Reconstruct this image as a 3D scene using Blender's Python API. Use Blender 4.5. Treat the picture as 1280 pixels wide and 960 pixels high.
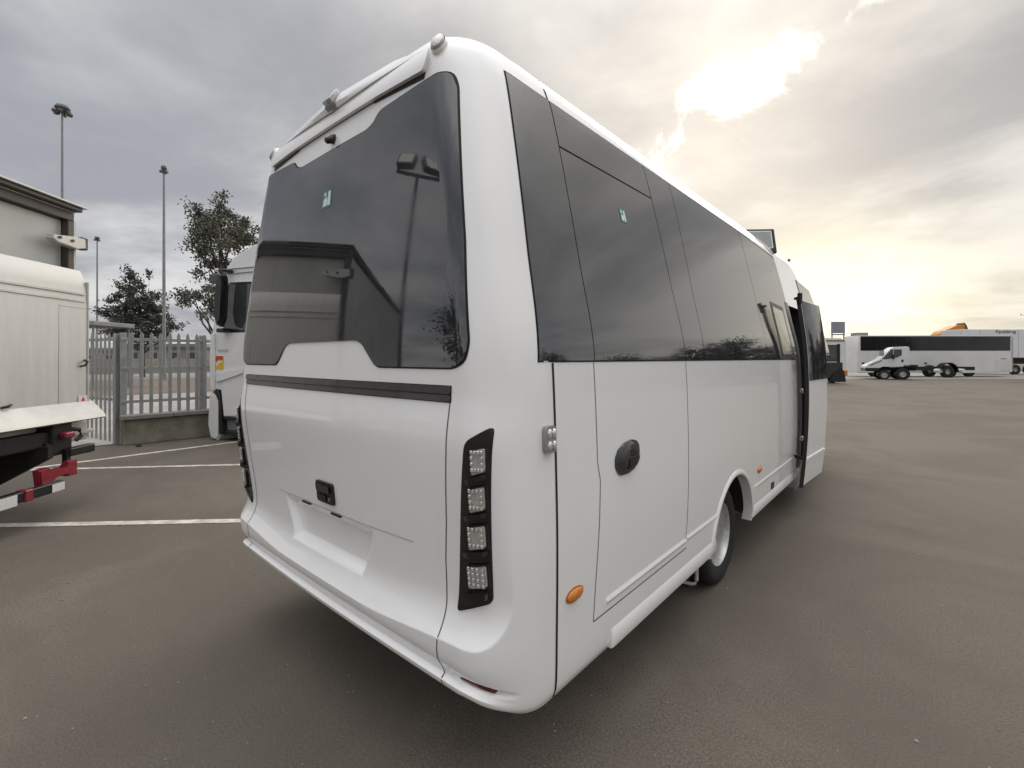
import bpy, bmesh, math, random
from mathutils import Vector, Matrix, noise
random.seed(7)
for o in list(bpy.data.objects): bpy.data.objects.remove(o)
scene = bpy.context.scene
COL = scene.collection

# ---------------------------------------------------------------- camera
CAM_H = 1.62
cam_data = bpy.data.cameras.new('camera')
cam = bpy.data.objects.new('camera', cam_data); COL.objects.link(cam)
cam.location = (0, 0, CAM_H)
cam.rotation_euler = (math.radians(90), 0, math.radians(41.2))
cam_data.sensor_fit = 'HORIZONTAL'; cam_data.sensor_width = 36
cam_data.lens = 36*588/1280
cam_data.shift_y = -(480-448)/1280
cam_data.clip_start = .05; cam_data.clip_end = 3000
scene.camera = cam

# ---------------------------------------------------------------- sky
SUN = Vector((-.269, .861, .432)).normalized()
SUN_EL = math.asin(SUN.z); SUN_AZ = math.atan2(SUN.x, SUN.y)
world = bpy.data.worlds.new('World'); scene.world = world; world.use_nodes = True
nt = world.node_tree; nt.nodes.clear()
class N:
    """tiny node helper"""
    def __init__(s, tree): s.t = tree
    def n(s, typ, **kw):
        nd = s.t.nodes.new(typ)
        for k, v in kw.items(): setattr(nd, k, v)
        return nd
    def put(s, sock, v):
        if hasattr(v, 'is_output') or hasattr(v, 'links'): s.t.links.new(v, sock)
        else: sock.default_value = v
    def m(s, op, a, b=None, c=None, clamp=False):
        nd = s.n('ShaderNodeMath', operation=op, use_clamp=clamp)
        for i, v in enumerate((a, b, c)):
            if v is not None: s.put(nd.inputs[i], v)
        return nd.outputs[0]
    def v(s, op, a, b=None):
        nd = s.n('ShaderNodeVectorMath', operation=op)
        s.put(nd.inputs[0], a)
        if b is not None: s.put(nd.inputs[1], b)
        return nd.outputs['Value'] if op in ('DOT_PRODUCT', 'LENGTH') else nd.outputs[0]
    def sm(s, x, a, b, lo=0., hi=1.):
        nd = s.n('ShaderNodeMapRange', interpolation_type='SMOOTHSTEP')
        s.put(nd.inputs['Value'], x)
        for k, q in zip(('From Min', 'From Max', 'To Min', 'To Max'), (a, b, lo, hi)): s.put(nd.inputs[k], q)
        return nd.outputs[0]
    def mix(s, f, a, b, blend='MIX'):
        nd = s.n('ShaderNodeMix', data_type='RGBA', blend_type=blend)
        s.put(nd.inputs[0], f); s.put(nd.inputs[6], a); s.put(nd.inputs[7], b)
        return nd.outputs[2]
    def noise(s, vec, scale, detail=4, rough=.55, dist=0.):
        nd = s.n('ShaderNodeTexNoise'); s.put(nd.inputs['Vector'], vec)
        nd.inputs['Scale'].default_value = scale; nd.inputs['Detail'].default_value = detail
        nd.inputs['Roughness'].default_value = rough; nd.inputs['Distortion'].default_value = dist
        return nd.outputs[0]
W = N(nt)
tc = W.n('ShaderNodeTexCoord'); D = tc.outputs['Generated']
sky = W.n('ShaderNodeTexSky', sky_type='NISHITA', sun_disc=False)
sky.sun_elevation = SUN_EL; sky.sun_rotation = SUN_AZ; sky.dust_density = 3.0
sep = W.n('ShaderNodeSeparateXYZ'); nt.links.new(D, sep.inputs[0])
zc = W.m('MAXIMUM', sep.outputs[2], 0.0)
den = W.m('ADD', zc, .16)
comb = W.n('ShaderNodeCombineXYZ')
nt.links.new(W.m('DIVIDE', sep.outputs[0], den), comb.inputs[0]); nt.links.new(W.m('DIVIDE', sep.outputs[1], den), comb.inputs[1])
P2 = comb.outputs[0]
SKY_X, SKY_Y = 13.0, 2.5
n1 = W.noise(W.v('ADD', P2, (SKY_X, SKY_Y, 0)), .62, 6, .55, .5)
n2 = W.noise(W.v('ADD', P2, (3.1+SKY_X, 7.7+SKY_Y, 0)), 1.9, 5, .55, .3)
cl = W.m('ADD', W.m('MULTIPLY', n1, .74), W.m('MULTIPLY', n2, .26))
# cloud deck: thick grey to thin pale
deck = W.mix(W.sm(cl, .38, .64), (.200, .205, .224, 1), (.415, .413, .410, 1))
cosang = W.v('DOT_PRODUCT', D, tuple(SUN))
warm = W.sm(cosang, .55, 1.0)
deck = W.mix(W.m('MULTIPLY', warm, .5), deck, W.mix(1.0, deck, (1.18, 1.08, .90, 1), 'MULTIPLY'))
# extra brightness added towards the zenith to light the coach, the same all round
zenith_boost = W.sm(sep.outputs[2], .50, 1.0, 1.0, 3.6)
vm = W.n('ShaderNodeVectorMath', operation='SCALE'); nt.links.new(deck, vm.inputs[0]); nt.links.new(zenith_boost, vm.inputs['Scale'])
deck = vm.outputs[0]
# break in the clouds round the sun, stretched along the cloud edge
E1 = SUN.cross(Vector((0, 0, 1))).normalized(); E2 = E1.cross(SUN).normalized()
ang = math.radians(27)
A1 = E1*math.cos(ang)+E2*math.sin(ang); A2 = -E1*math.sin(ang)+E2*math.cos(ang)
ga = W.m('ADD', W.v('DOT_PRODUCT', D, tuple(A1)), -.085); gb = W.m('ADD', W.v('DOT_PRODUCT', D, tuple(A2)), -.012)
wob = W.m('SUBTRACT', W.noise(W.v('ADD', D, (.37, 1.9, .4)), 6.5, 8, .68, .4), .47)
gd = W.m('ADD', W.m('SQRT', W.m('ADD', W.m('POWER', W.m('DIVIDE', ga, .13), 2.0), W.m('POWER', W.m('DIVIDE', gb, W.m('MAXIMUM', W.m('SUBTRACT', .036, W.m('MULTIPLY', ga, .13)), .016)), 2.0))), W.m('MULTIPLY', wob, 6.0))
front = W.sm(cosang, .6, .75)
gap = W.m('MULTIPLY', W.m('MULTIPLY', W.sm(gd, 1.55, .45), front), W.sm(ga, .20, -.05, .45, 1.0))
halo = W.m('MULTIPLY', W.m('POWER', W.m('MAXIMUM', cosang, 0.0), 34.0), .065)
# low pale glow under the deck, towards the sun's azimuth
glow_dir = Vector((math.sin(math.radians(-8.0)), math.cos(math.radians(-8.0)), .10)).normalized()
gl = W.m('POWER', W.m('MAXIMUM', W.v('DOT_PRODUCT', D, tuple(glow_dir)), 0.0), 110.0)
lowband = W.m('MULTIPLY', W.sm(W.m('ADD', sep.outputs[2], W.m('MULTIPLY', W.m('SUBTRACT', n2, .5), .16)), .24, .06), W.sm(cosang, .55, .98))
ex = W.mix(gap, (0, 0, 0, 1), (.62, .59, .52, 1))
ex = W.mix(1.0, ex, W.mix(halo, (0, 0, 0, 1), (1, .95, .82, 1)), 'ADD')
ex = W.mix(1.0, ex, W.mix(gl, (0, 0, 0, 1), (.34, .30, .18, 1)), 'ADD')
ex = W.mix(1.0, ex, W.mix(lowband, (0, 0, 0, 1), (.11, .095, .045, 1)), 'ADD')
skyb = W.n('ShaderNodeVectorMath', operation='SCALE'); nt.links.new(sky.outputs[0], skyb.inputs[0]); skyb.inputs['Scale'].default_value = .06
total = W.mix(.94, skyb.outputs[0], deck)
total = W.mix(1.0, total, ex, 'ADD')
bg = W.n('ShaderNodeBackground'); nt.links.new(total, bg.inputs[0]); bg.inputs[1].default_value = 1.0
wo = W.n('ShaderNodeOutputWorld'); nt.links.new(bg.outputs[0], wo.inputs[0])

# ---------------------------------------------------------------- sun (veiled by cloud) and exposure
sl = bpy.data.lights.new('sun', 'SUN'); sl.energy = .5; sl.angle = math.radians(40); sl.color = (1, .95, .86)
so = bpy.data.objects.new('sun', sl); COL.objects.link(so)
so.rotation_euler = SUN.to_track_quat('Z', 'Y').to_euler()
vs = scene.view_settings
vs.view_transform = 'Standard'; vs.look = 'None'; vs.gamma = 1; vs.exposure = 0.95; vs.use_curve_mapping = False
scene.render.engine = 'CYCLES'

# ---------------------------------------------------------------- materials
MATS = {}
def mat(name, col, rough=.5, metal=0., var=.0, vscale=6., bump=0., bscale=40., spec=.5, coat=0., stretch=None, var_col=None, emis=None):
    if name in MATS: return MATS[name]
    m = bpy.data.materials.new(name); m.use_nodes = True; MATS[name] = m
    t = m.node_tree; b = t.nodes['Principled BSDF']; K = N(t)
    c4 = tuple(col)+(1,)
    b.inputs['Base Color'].default_value = c4; b.inputs['Roughness'].default_value = rough; b.inputs['Metallic'].default_value = metal
    b.inputs['Specular IOR Level'].default_value = spec; b.inputs['Coat Weight'].default_value = coat; b.inputs['Coat Roughness'].default_value = .06
    co = K.n('ShaderNodeTexCoord').outputs['Object']
    if stretch: co = K.v('MULTIPLY', co, stretch)
    if var:
        f = K.sm(K.noise(co, vscale, 5, .6), .3, .72)
        dk = tuple(var_col)+(1,) if var_col else tuple(c*(1-var) for c in col)+(1,)
        t.links.new(K.mix(f, dk, c4), b.inputs['Base Color'])
        t.links.new(K.m('ADD', K.m('MULTIPLY', f, .08), max(0, rough-.04)), b.inputs['Roughness'])
    if bump:
        bn = K.n('ShaderNodeBump'); bn.inputs['Strength'].default_value = bump; bn.inputs['Distance'].default_value = .01
        t.links.new(K.noise(co, bscale, 4, .6), bn.inputs['Height']); t.links.new(bn.outputs[0], b.inputs['Normal'])
    if emis:
        b.inputs['Emission Color'].default_value = tuple(emis[:3])+(1,); b.inputs['Emission Strength'].default_value = emis[3]
    return m
def asphalt_mat():
    m = bpy.data.materials.new('asphalt'); m.use_nodes = True
    t = m.node_tree; b = t.nodes['Principled BSDF']; K = N(t)
    co = K.n('ShaderNodeTexCoord').outputs['Object']
    fine = K.noise(co, 90, 5, .7); mid = K.noise(co, 5, 5, .6); big = K.noise(co, .45, 6, .62, .8)
    vor = K.n('ShaderNodeTexVoronoi', feature='F1'); t.links.new(co, vor.inputs['Vector']); vor.inputs['Scale'].default_value = 130
    stone = K.sm(vor.outputs['Distance'], .32, .1)
    c = K.mix(K.sm(fine, .32, .7), (.076, .065, .052, 1), (.192, .166, .137, 1))
    c = K.mix(K.m('MULTIPLY', stone, .28), c, (.24, .215, .19, 1))
    c = K.mix(K.m('MULTIPLY', K.sm(mid, .35, .7), .35), c, (.188, .162, .133, 1))
    c = K.mix(K.m('MULTIPLY', K.sm(big, .40, .62), .6), c, (.098, .084, .068, 1))
    # pale grit scattered over the surface
    v2 = K.n('ShaderNodeTexVoronoi', feature='F1'); t.links.new(co, v2.inputs['Vector']); v2.inputs['Scale'].default_value = 9
    gritn = K.sm(K.noise(co, 1.3, 3), .5, .65)
    c = K.mix(K.m('MULTIPLY', K.sm(v2.outputs['Distance'], .055, .03), K.m('MULTIPLY', gritn, .8)), c, (.36, .33, .29, 1))
    t.links.new(c, b.inputs['Base Color'])
    t.links.new(K.sm(mid, .3, .7, .78, .92), b.inputs['Roughness']); b.inputs['Specular IOR Level'].default_value = .3
    bn = K.n('ShaderNodeBump'); bn.inputs['Strength'].default_value = .4; bn.inputs['Distance'].default_value = .01
    h = K.m('ADD', K.m('MULTIPLY', vor.outputs['Distance'], -.6), fine)
    t.links.new(h, bn.inputs['Height']); t.links.new(bn.outputs[0], b.inputs['Normal'])
    return m
def paint_white():
    m = bpy.data.materials.new('white_paint'); m.use_nodes = True; MATS['white_paint'] = m
    t = m.node_tree; b = t.nodes['Principled BSDF']; K = N(t)
    co = K.n('ShaderNodeTexCoord').outputs['Object']
    dust = K.sm(K.noise(co, 2.2, 5, .62), .45, .75); streak = K.sm(K.noise(K.v('MULTIPLY', co, (14, 14, 1.2)), 1.0, 4, .6), .55, .85)
    c = K.mix(K.m('MULTIPLY', dust, .35), (.87, .865, .855, 1), (.82, .81, .79, 1))
    c = K.mix(K.m('MULTIPLY', streak, .22), c, (.74, .72, .69, 1))
    t.links.new(c, b.inputs['Base Color'])
    b.inputs['Roughness'].default_value = .34; b.inputs['Coat Weight'].default_value = .8
    t.links.new(K.sm(dust, 0, 1, .05, .13), b.inputs['Coat Roughness'])
    bn = K.n('ShaderNodeBump'); bn.inputs['Strength'].default_value = .05; bn.inputs['Distance'].default_value = .02
    t.links.new(K.noise(co, 3.0, 2, .5), bn.inputs['Height']); t.links.new(bn.outputs[0], b.inputs['Coat Normal'])
    return m
WHITE = paint_white()
GLASS = mat('tinted_glass', (.026, .027, .030), .02, spec=1.0, var=.25, vscale=2)
GLASS.node_tree.nodes['Principled BSDF'].inputs['IOR'].default_value = 1.6
GLASS2 = mat('clear_dark_glass', (.05, .058, .056), .03, spec=.6, var=.3, vscale=3)
BLACK = mat('black_plastic', (.012, .012, .013), .38, var=.3, vscale=30, bump=.05, bscale=200)
GLOSSB = mat('gloss_black', (.008, .008, .009), .12, coat=.5, var=.2, vscale=20)
RUBBER = mat('rubber', (.018, .017, .016), .75, var=.4, vscale=25, bump=.15, bscale=90)
TYRE = mat('tyre_rubber', (.022, .021, .020), .82, var=.45, vscale=14, bump=.2, bscale=70)
SEAM = mat('panel_gap', (.10, .098, .095), .7, var=.2, vscale=20)
UNDER = mat('underbody', (.018, .017, .016), .8, var=.4, vscale=9)
AMBER = mat('amber_lens', (.72, .22, .015), .18, coat=.6, var=.3, vscale=60)
RED = mat('red_lens', (.14, .012, .014), .15, coat=.6, var=.3, vscale=60)
CLEARL = mat('clear_lens', (.55, .53, .50), .15, metal=.3, coat=.6, var=.35, vscale=90)
LED = mat('led_reflector', (.85, .84, .82), .12, metal=.7, var=.2, vscale=120)
CHROME = mat('bright_metal', (.62, .61, .59), .25, metal=1., var=.25, vscale=20)
STEEL = mat('wheel_steel', (.62, .615, .60), .38, metal=.55, var=.25, vscale=18)
STRIPE = mat('grey_trim', (.045, .042, .042), .28, coat=.4, var=.2, vscale=12)

# ---------------------------------------------------------------- mesh helpers
def link(name, me, parent=None, m=None, smooth=None, kind=None):
    o = bpy.data.objects.new(name, me); COL.objects.link(o)
    if m is not None and not me.materials: me.materials.append(m)
    if parent is not None: o.parent = parent
    if smooth is not None:
        for p in me.polygons: p.use_smooth = True
        try: me.set_sharp_from_angle(angle=math.radians(smooth))
        except Exception: pass
    if kind: o['kind'] = kind
    return o
def mesh_of(bm, recalc=True):
    if recalc: bmesh.ops.recalc_face_normals(bm, faces=bm.faces)
    me = bpy.data.meshes.new('m'); bm.to_mesh(me); bm.free(); return me
def thing(name, label, cat, loc=(0, 0, 0), rz=0., group=None):
    o = bpy.data.objects.new(name, None); COL.objects.link(o); o.empty_display_size = .2
    o.location = loc; o.rotation_euler = (0, 0, rz); o['label'] = label; o['category'] = cat
    if group: o['group'] = group
    return o
def tag(o, label, cat, group=None):
    o['label'] = label; o['category'] = cat
    if group: o['group'] = group
    return o
def add_box(bm, x0, x1, y0, y1, z0, z1, bev=0., seg=1, M=None):
    vs_ = [bm.verts.new((x, y, z)) for x in (x0, x1) for y in (y0, y1) for z in (z0, z1)]
    fs = [bm.faces.new([vs_[i] for i in f]) for f in ((0, 1, 3, 2), (4, 6, 7, 5), (0, 4, 5, 1), (2, 3, 7, 6), (0, 2, 6, 4), (1, 5, 7, 3))]
    vv = list(vs_)
    if bev:
        es = list({e for f in fs for e in f.edges})
        r = bmesh.ops.bevel(bm, geom=es, offset=bev, segments=seg, affect='EDGES', profile=.5)
        vv = list({v for f in r['faces'] for v in f.verts} | {v for v in vs_ if v.is_valid})
    if M is not None:
        bmesh.ops.transform(bm, matrix=M, verts=vv)
    return vv
def box(name, parent, m, x0, x1, y0, y1, z0, z1, bev=.006, seg=1, M=None):
    bm = bmesh.new(); add_box(bm, x0, x1, y0, y1, z0, z1, bev, seg, M)
    return link(name, mesh_of(bm), parent, m)
def add_tube(bm, p0, p1, r0, r1=None, n=10, caps=True):
    r1 = r0 if r1 is None else r1
    p0, p1 = Vector(p0), Vector(p1); d = (p1-p0).normalized()
    a = d.orthogonal().normalized(); b = d.cross(a)
    rings = []
    for p, r in ((p0, r0), (p1, r1)):
        rings.append([bm.verts.new(p+(a*math.cos(2*math.pi*i/n)+b*math.sin(2*math.pi*i/n))*r) for i in range(n)])
    for i in range(n):
        bm.faces.new((rings[0][i], rings[0][(i+1) % n], rings[1][(i+1) % n], rings[1][i]))
    if caps: bm.faces.new(rings[0][::-1]); bm.faces.new(rings[1])
def add_path(bm, pts, r, n=8, closed=False):
    pts = [Vector(p) for p in pts]; rings = []
    for i, p in enumerate(pts):
        d = (pts[min(i+1, len(pts)-1)]-pts[max(i-1, 0)]).normalized()
        up = Vector((0, 0, 1)) if abs(d.z) < .9 else Vector((1, 0, 0))
        a = d.cross(up).normalized(); b = d.cross(a)
        rr = r[i] if isinstance(r, (list, tuple)) else r
        rings.append([bm.verts.new(p+(a*math.cos(2*math.pi*k/n)+b*math.sin(2*math.pi*k/n))*rr) for k in range(n)])
    for j in range(len(rings)-1):
        for k in range(n): bm.faces.new((rings[j][k], rings[j][(k+1) % n], rings[j+1][(k+1) % n], rings[j+1][k]))
    bm.faces.new(rings[0][::-1]); bm.faces.new(rings[-1])
def add_lathe(bm, prof, n=32, M=None, closed=False):
    """revolve (r, h) round the local x axis"""
    rings = []
    for r, h in prof:
        rings.append([bm.verts.new((h, r*math.cos(2*math.pi*i/n), r*math.sin(2*math.pi*i/n))) for i in range(n)])
    if M is not None:
        for ring in rings:
            for v in ring: v.co = M @ v.co
    for j in range(len(rings)-1):
        for i in range(n): bm.faces.new((rings[j][i], rings[j][(i+1) % n], rings[j+1][(i+1) % n], rings[j+1][i]))
    if closed: bm.faces.new(rings[0]); bm.faces.new(rings[-1][::-1])
def prism(name, parent, m, pts, d0, d1, axis='y', bev=.0, smooth=None):
    """outline pts extruded along an axis from d0 to d1; axis y: pts are (x,z); x: (y,z); z: (x,y)"""
    bm = bmesh.new()
    mk = {'y': lambda p, d: (p[0], d, p[1]), 'x': lambda p, d: (d, p[0], p[1]), 'z': lambda p, d: (p[0], p[1], d)}[axis]
    a = [bm.verts.new(mk(p, d0)) for p in pts]; b = [bm.verts.new(mk(p, d1)) for p in pts]
    n = len(pts)
    f0 = bm.faces.new(a[::-1]); f1 = bm.faces.new(b)
    for i in range(n): bm.faces.new((a[i], a[(i+1) % n], b[(i+1) % n], b[i]))
    if bev:
        es = list(f0.edges)+list(f1.edges)
        bmesh.ops.bevel(bm, geom=es, offset=bev, segments=2, affect='EDGES')
    return link(name, mesh_of(bm), parent, m, smooth)
def text_mesh(name, body, size, m, parent, loc, rot, extrude=.002):
    cu = bpy.data.curves.new('t', 'FONT'); cu.body = body; cu.size = size; cu.extrude = extrude; cu.align_x = 'CENTER'; cu.align_y = 'CENTER'
    to = bpy.data.objects.new('t', cu); COL.objects.link(to)
    dg = bpy.context.evaluated_depsgraph_get(); me = bpy.data.meshes.new_from_object(to.evaluated_get(dg))
    bpy.data.objects.remove(to)
    o = link(name, me, parent, m); o.location = loc; o.rotation_euler = rot
    return o
# ---------------------------------------------------------------- coach body surface (local metres, rear at y=0, +x = right side)
def pchip(tab):
    xs = [t[0] for t in tab]; ys = [t[1] for t in tab]; n = len(xs)
    d = [(ys[i+1]-ys[i])/(xs[i+1]-xs[i]) for i in range(n-1)]
    m = [0.0]*n
    m[0] = d[0]; m[-1] = d[-1]
    for i in range(1, n-1):
        if d[i-1]*d[i] <= 0: m[i] = 0.0
        else:
            w1 = 2*(xs[i+1]-xs[i])+(xs[i]-xs[i-1]); w2 = (xs[i+1]-xs[i])+2*(xs[i]-xs[i-1])
            m[i] = (w1+w2)/(w1/d[i-1]+w2/d[i])
    def f(x):
        if x <= xs[0]: return ys[0]
        if x >= xs[-1]: return ys[-1]
        i = 0
        while x > xs[i+1]: i += 1
        h = xs[i+1]-xs[i]; t = (x-xs[i])/h
        return ((2*t**3-3*t*t+1)*ys[i] + (t**3-2*t*t+t)*h*m[i] + (-2*t**3+3*t*t)*ys[i+1] + (t**3-t*t)*h*m[i+1])
    return f
HW = pchip([(.38,1.128),(.41,1.14),(.46,1.146),(.6,1.152),(1.0,1.163),(1.3,1.16),(1.6,1.15),(2.04,1.068),(2.52,.966),(2.66,.933),
            (2.75,.908),(2.83,.875),(2.89,.825),(2.95,.74),(3.0,.62),(3.035,.47),(3.055,.28)])
YR = pchip([(.38,.098),(.41,.085),(.47,.078),(.60,.056),(.64,.054),(.7,.055),(1.0,.05),(1.3,.052),(1.5,.07),(1.65,.072),(2.67,.135),
            (2.80,.148),(2.86,.17),(2.92,.215),(2.97,.28),(3.0,.35),(3.035,.5),(3.055,.75)])
YF = pchip([(.40,8.0),(.6,8.3),(1.0,8.42),(1.2,8.35),(1.5,7.95),(2.7,7.3),(2.85,7.1),(2.95,6.85),(3.0,6.6),(3.055,6.0)])
SAG = .022; NC = 2.2
def smooth(a, b, x):
    t = min(1, max(0, (x-a)/(b-a))); return t*t*(3-2*t)
def corner(z):
    hw = HW(z); a = min(.2, hw*.5); b = .26 if z < 2.85 else .26*max(.35, hw/.87)
    return hw, a, b
def rear_base(x, z):
    hw, a, b = corner(z); x = min(abs(x), hw-1e-4)
    y = YR(z) + SAG*(min(x, hw-a)/hw)**2
    if x > hw-a:
        t = (x-(hw-a))/a
        y += b*(1-(1-t**NC)**(1/NC))
    return y
def rrect(qx, qz, x0, x1, z0, z1, r):      # inside distance of a rounded rectangle
    cx, cz, ax, az = (x0+x1)/2, (z0+z1)/2, (x1-x0)/2-r, (z1-z0)/2-r
    dx, dz = abs(qx-cx)-ax, abs(qz-cz)-az
    return r - (math.hypot(max(dx,0), max(dz,0)) + min(max(dx,dz),0))
def recess(x, yb, z):
    r = 0.0
    q = abs(x) + .6*(yb-YR(z))
    if .59 < z < 1.5:
        s = rrect(q, z-.048*smooth(.35, 1.05, q), -1.2, 1.2, .600, 2.4, .17)
        if s > 0:
            t = min(1, s/.15)
            r += .052*(1-(1-t)**2.2)*(1-smooth(.72, 1.42, z))
        # number plate recess: trapezoid, narrower towards the bottom
        if abs(x) < .5 and .6 < z < .98:
            xx = x-.035
            w = .300+.08*smooth(.66,.9,z)
            s = min(w-abs(xx), z-.678, .903-z)
            if s > 0: r += .035*smooth(0,.045,s)
    # crease: lower lip of the bumper stands proud
    if z < .50:
        r -= .020*smooth(.378,.40,z)*(1-smooth(.420,.442,z))*(1-smooth(1.05,1.22,q))
    # reflector pocket in the lip
    if .40 < z < .53 and abs(abs(x)-.99) < .2:
        s = 1-((abs(x)-1.02)/.11)**2-((z-.470)/.03)**2
        if s > 0: r += .010*smooth(0,.6,s)
    return r
def rear_y(x, z):
    yb = rear_base(x, z); return yb + recess(x, yb, z)
def side_x(y, z):
    hw, a, b = corner(z); y0 = YR(z)+SAG*((hw-a)/hw)**2
    if y >= y0+b: return hw
    t = max(0, (y0+b-y)/b)
    return hw-a + a*(max(0, 1-min(1,t)**NC))**(1/NC)
def lift(x, yb, z):                         # the bumper's lower edge sweeps up between the corners
    q = abs(x) + .6*(yb-YR(z))
    return .078*(1-smooth(.98, 1.28, q))*(1-smooth(.40, .60, z))
# ---------------------------------------------------------------- ground
def sheet(name, pts, z, m, kind='structure', parent=None):
    bm = bmesh.new(); bm.faces.new([bm.verts.new((x, y, z)) for x, y in pts])
    me = bpy.data.meshes.new(name); bmesh.ops.recalc_face_normals(bm, faces=bm.faces)
    if bm.faces[:][0].normal.z < 0: bmesh.ops.reverse_faces(bm, faces=bm.faces)
    bm.to_mesh(me); bm.free()
    return link(name, me, parent, m, kind=kind)
GR = asphalt_mat()
sheet('ground', [(-900, -900), (900, -900), (900, 1200), (-900, 1200)], 0, GR)
LINE = mat('line_paint', (.66, .62, .56), .7, var=.35, vscale=9, var_col=(.36, .32, .28), bump=.2, bscale=120)
def stripe(name, a, b, w):
    a, b = Vector(a), Vector(b); d = (b-a).normalized(); n = Vector((-d.y, d.x))*w/2
    return sheet(name, [tuple(a+n), tuple(b+n), tuple(b-n), tuple(a-n)], .004, LINE)
stripe('bay_marking', (-10.5, -3.55), (-2.9, 3.94), .11)
stripe('bay_marking', (-9.85, .44), (-5.2, 5.57), .10)
stripe('bay_end_marking', (-9.5, -6.0), (-10.35, 9.0), .12)
# ground beyond the boundary fence
sheet('concrete_apron', [(-26, -40), (-11.45, -40), (-11.45, 60), (-26, 60)], .012, mat('pale_concrete', (.36, .345, .32), .85, var=.3, vscale=.6, bump=.1))
sheet('earth_strip', [(-46, -40), (-26, -40), (-26, 60), (-46, 60)], .016, mat('brown_earth', (.17, .135, .108), .95, var=.35, vscale=.9, bump=.3, bscale=8))
sheet('road', [(-62, -60), (-46, -60), (-46, 80), (-62, 80)], .02, mat('road_grey', (.24, .235, .225), .85, var=.2, vscale=.5))
sheet('concrete_yard', [(-12, 38.5), (34, 78.8), (60, 110), (-30, 90)], .006, mat('yard_concrete', (.27, .25, .225), .85, var=.28, vscale=.35, bump=.1))
# far low ground rising behind everything
def hill_ridge(name, pts, h, seed, m):
    bm = bmesh.new(); top = []; bot = []; back = []
    for i in range(81):
        t = i/80; k = t*(len(pts)-1); j = min(int(k), len(pts)-2); f = k-j
        x = pts[j][0]*(1-f)+pts[j+1][0]*f; y = pts[j][1]*(1-f)+pts[j+1][1]*f
        z = h*(.55+.9*noise.noise(Vector((seed, t*6, 0)))+.35*noise.noise(Vector((seed, t*19, 3))))
        bot.append(bm.verts.new((x, y, -1))); top.append(bm.verts.new((x*1.12, y*1.12, max(.6, z)))); back.append(bm.verts.new((x*1.4, y*1.4, -1)))
    for a, b, c in ((bot, top, 0), (top, back, 0)):
        for i in range(80): bm.faces.new((a[i], a[i+1], b[i+1], b[i]))
    return link(name, mesh_of(bm), None, m, 60, kind='structure')
hill_ridge('hills', [(-500, -120), (-520, 100), (-420, 330), (-250, 480), (-60, 560), (170, 560), (360, 420), (480, 200), (500, -50)], 9, 3.3, mat('hill_haze', (.22, .215, .20), .95, var=.3, vscale=.02))
# ---------------------------------------------------------------- the white coach
BUS = thing('minibus', 'large white midi coach with dark glass and open front door, seen from its rear corner', 'minibus', (-2.15, 1.0, 0))
def build_body():
    zs = []
    def rng(a, b, n):
        return [a+(b-a)*i/n for i in range(n)]
    zs += rng(.38, .43, 6)+rng(.43, .52, 14)+rng(.52, .60, 6)+rng(.60, .80, 56)+rng(.80, .93, 18)+rng(.93, 1.5, 22)+rng(1.5, 2.7, 24)+rng(2.7, 2.85, 8)
    zs += [2.85+.205*math.sin(math.pi/2*i/12) for i in range(13)]
    bm = bmesh.new(); rings = []
    for z in zs:
        hw, a, b = corner(z)
        half = []
        xm = hw-a
        for i in range(110): 
            x = xm*i/110; half.append((x, rear_base(x, z)))
        y0 = YR(z)+SAG*(xm/hw)**2
        for i in range(49):
            t = math.pi/2*i/48
            x = xm + a*(math.sin(t))**(2/NC) if i else xm
            half.append((x, y0+b*(1-max(0, math.cos(t))**(2/NC))))
        half = [(x, yb, recess(x, yb, z), lift(x, yb, z)) for x, yb in half]
        yf = YF(z); af = min(.62, hw*.6); bf = min(2.3, (yf-4)*.52)
        ys0 = y0+b; ys1 = yf-bf
        for i in range(1, 40): half.append((hw, ys0+(ys1-ys0)*i/40, 0, 0))
        for i in range(13):
            t = math.pi/2*i/12
            half.append((hw-af+af*math.cos(t), ys1+bf*math.sin(t), 0, 0))
        for i in range(1, 9): half.append(((hw-af)*(1-i/8), yf, 0, 0))
        full = half + [(-x, y, r, l) for x, y, r, l in half[-2:0:-1]]
        rings.append([bm.verts.new((x, y+r, z+l)) for x, y, r, l in full])
    n = len(rings[0])
    for j in range(len(rings)-1):
        A, B = rings[j], rings[j+1]
        for i in range(n): bm.faces.new((A[i], A[(i+1) % n], B[(i+1) % n], B[i]))
    bm.faces.new(rings[0][::-1]); bm.faces.new(rings[-1])
    return mesh_of(bm)
body_me = build_body()
body_me.materials.append(WHITE); body_me.materials.append(UNDER)
tmp = bpy.data.objects.new('tmp_body', body_me); COL.objects.link(tmp)
WHY = 2.55; FWY = 6.9                                   # axles
def cutter(bm):
    me = mesh_of(bm); me.materials.append(UNDER)
    o = bpy.data.objects.new('tmp_cut', me); COL.objects.link(o); return o
cb = bmesh.new()
for ay in (WHY, FWY-.15):
    for s in (-1, 1):
        add_lathe(cb, [(.462, s*.62), (.462, s*1.4)], 64, Matrix.Translation((0, ay-.02, .34)), closed=True)
L_ = [(.55, .5), (.75, .5), (.75, .2), (1.4, .2), (1.4, 2.2), (.55, 2.2)]
la = [cb.verts.new((x, 4.82, z)) for x, z in L_]; lb = [cb.verts.new((x, 5.62, z)) for x, z in L_]
cb.faces.new(la); cb.faces.new(lb[::-1])
for i in range(6): cb.faces.new((la[i], lb[i], lb[(i+1) % 6], la[(i+1) % 6]))
cut = cutter(cb)
md = tmp.modifiers.new('b', 'BOOLEAN'); md.operation = 'DIFFERENCE'; md.object = cut; md.solver = 'EXACT'
md.material_mode = 'TRANSFER'
bpy.context.view_layer.update()
dg = bpy.context.evaluated_depsgraph_get()
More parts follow.
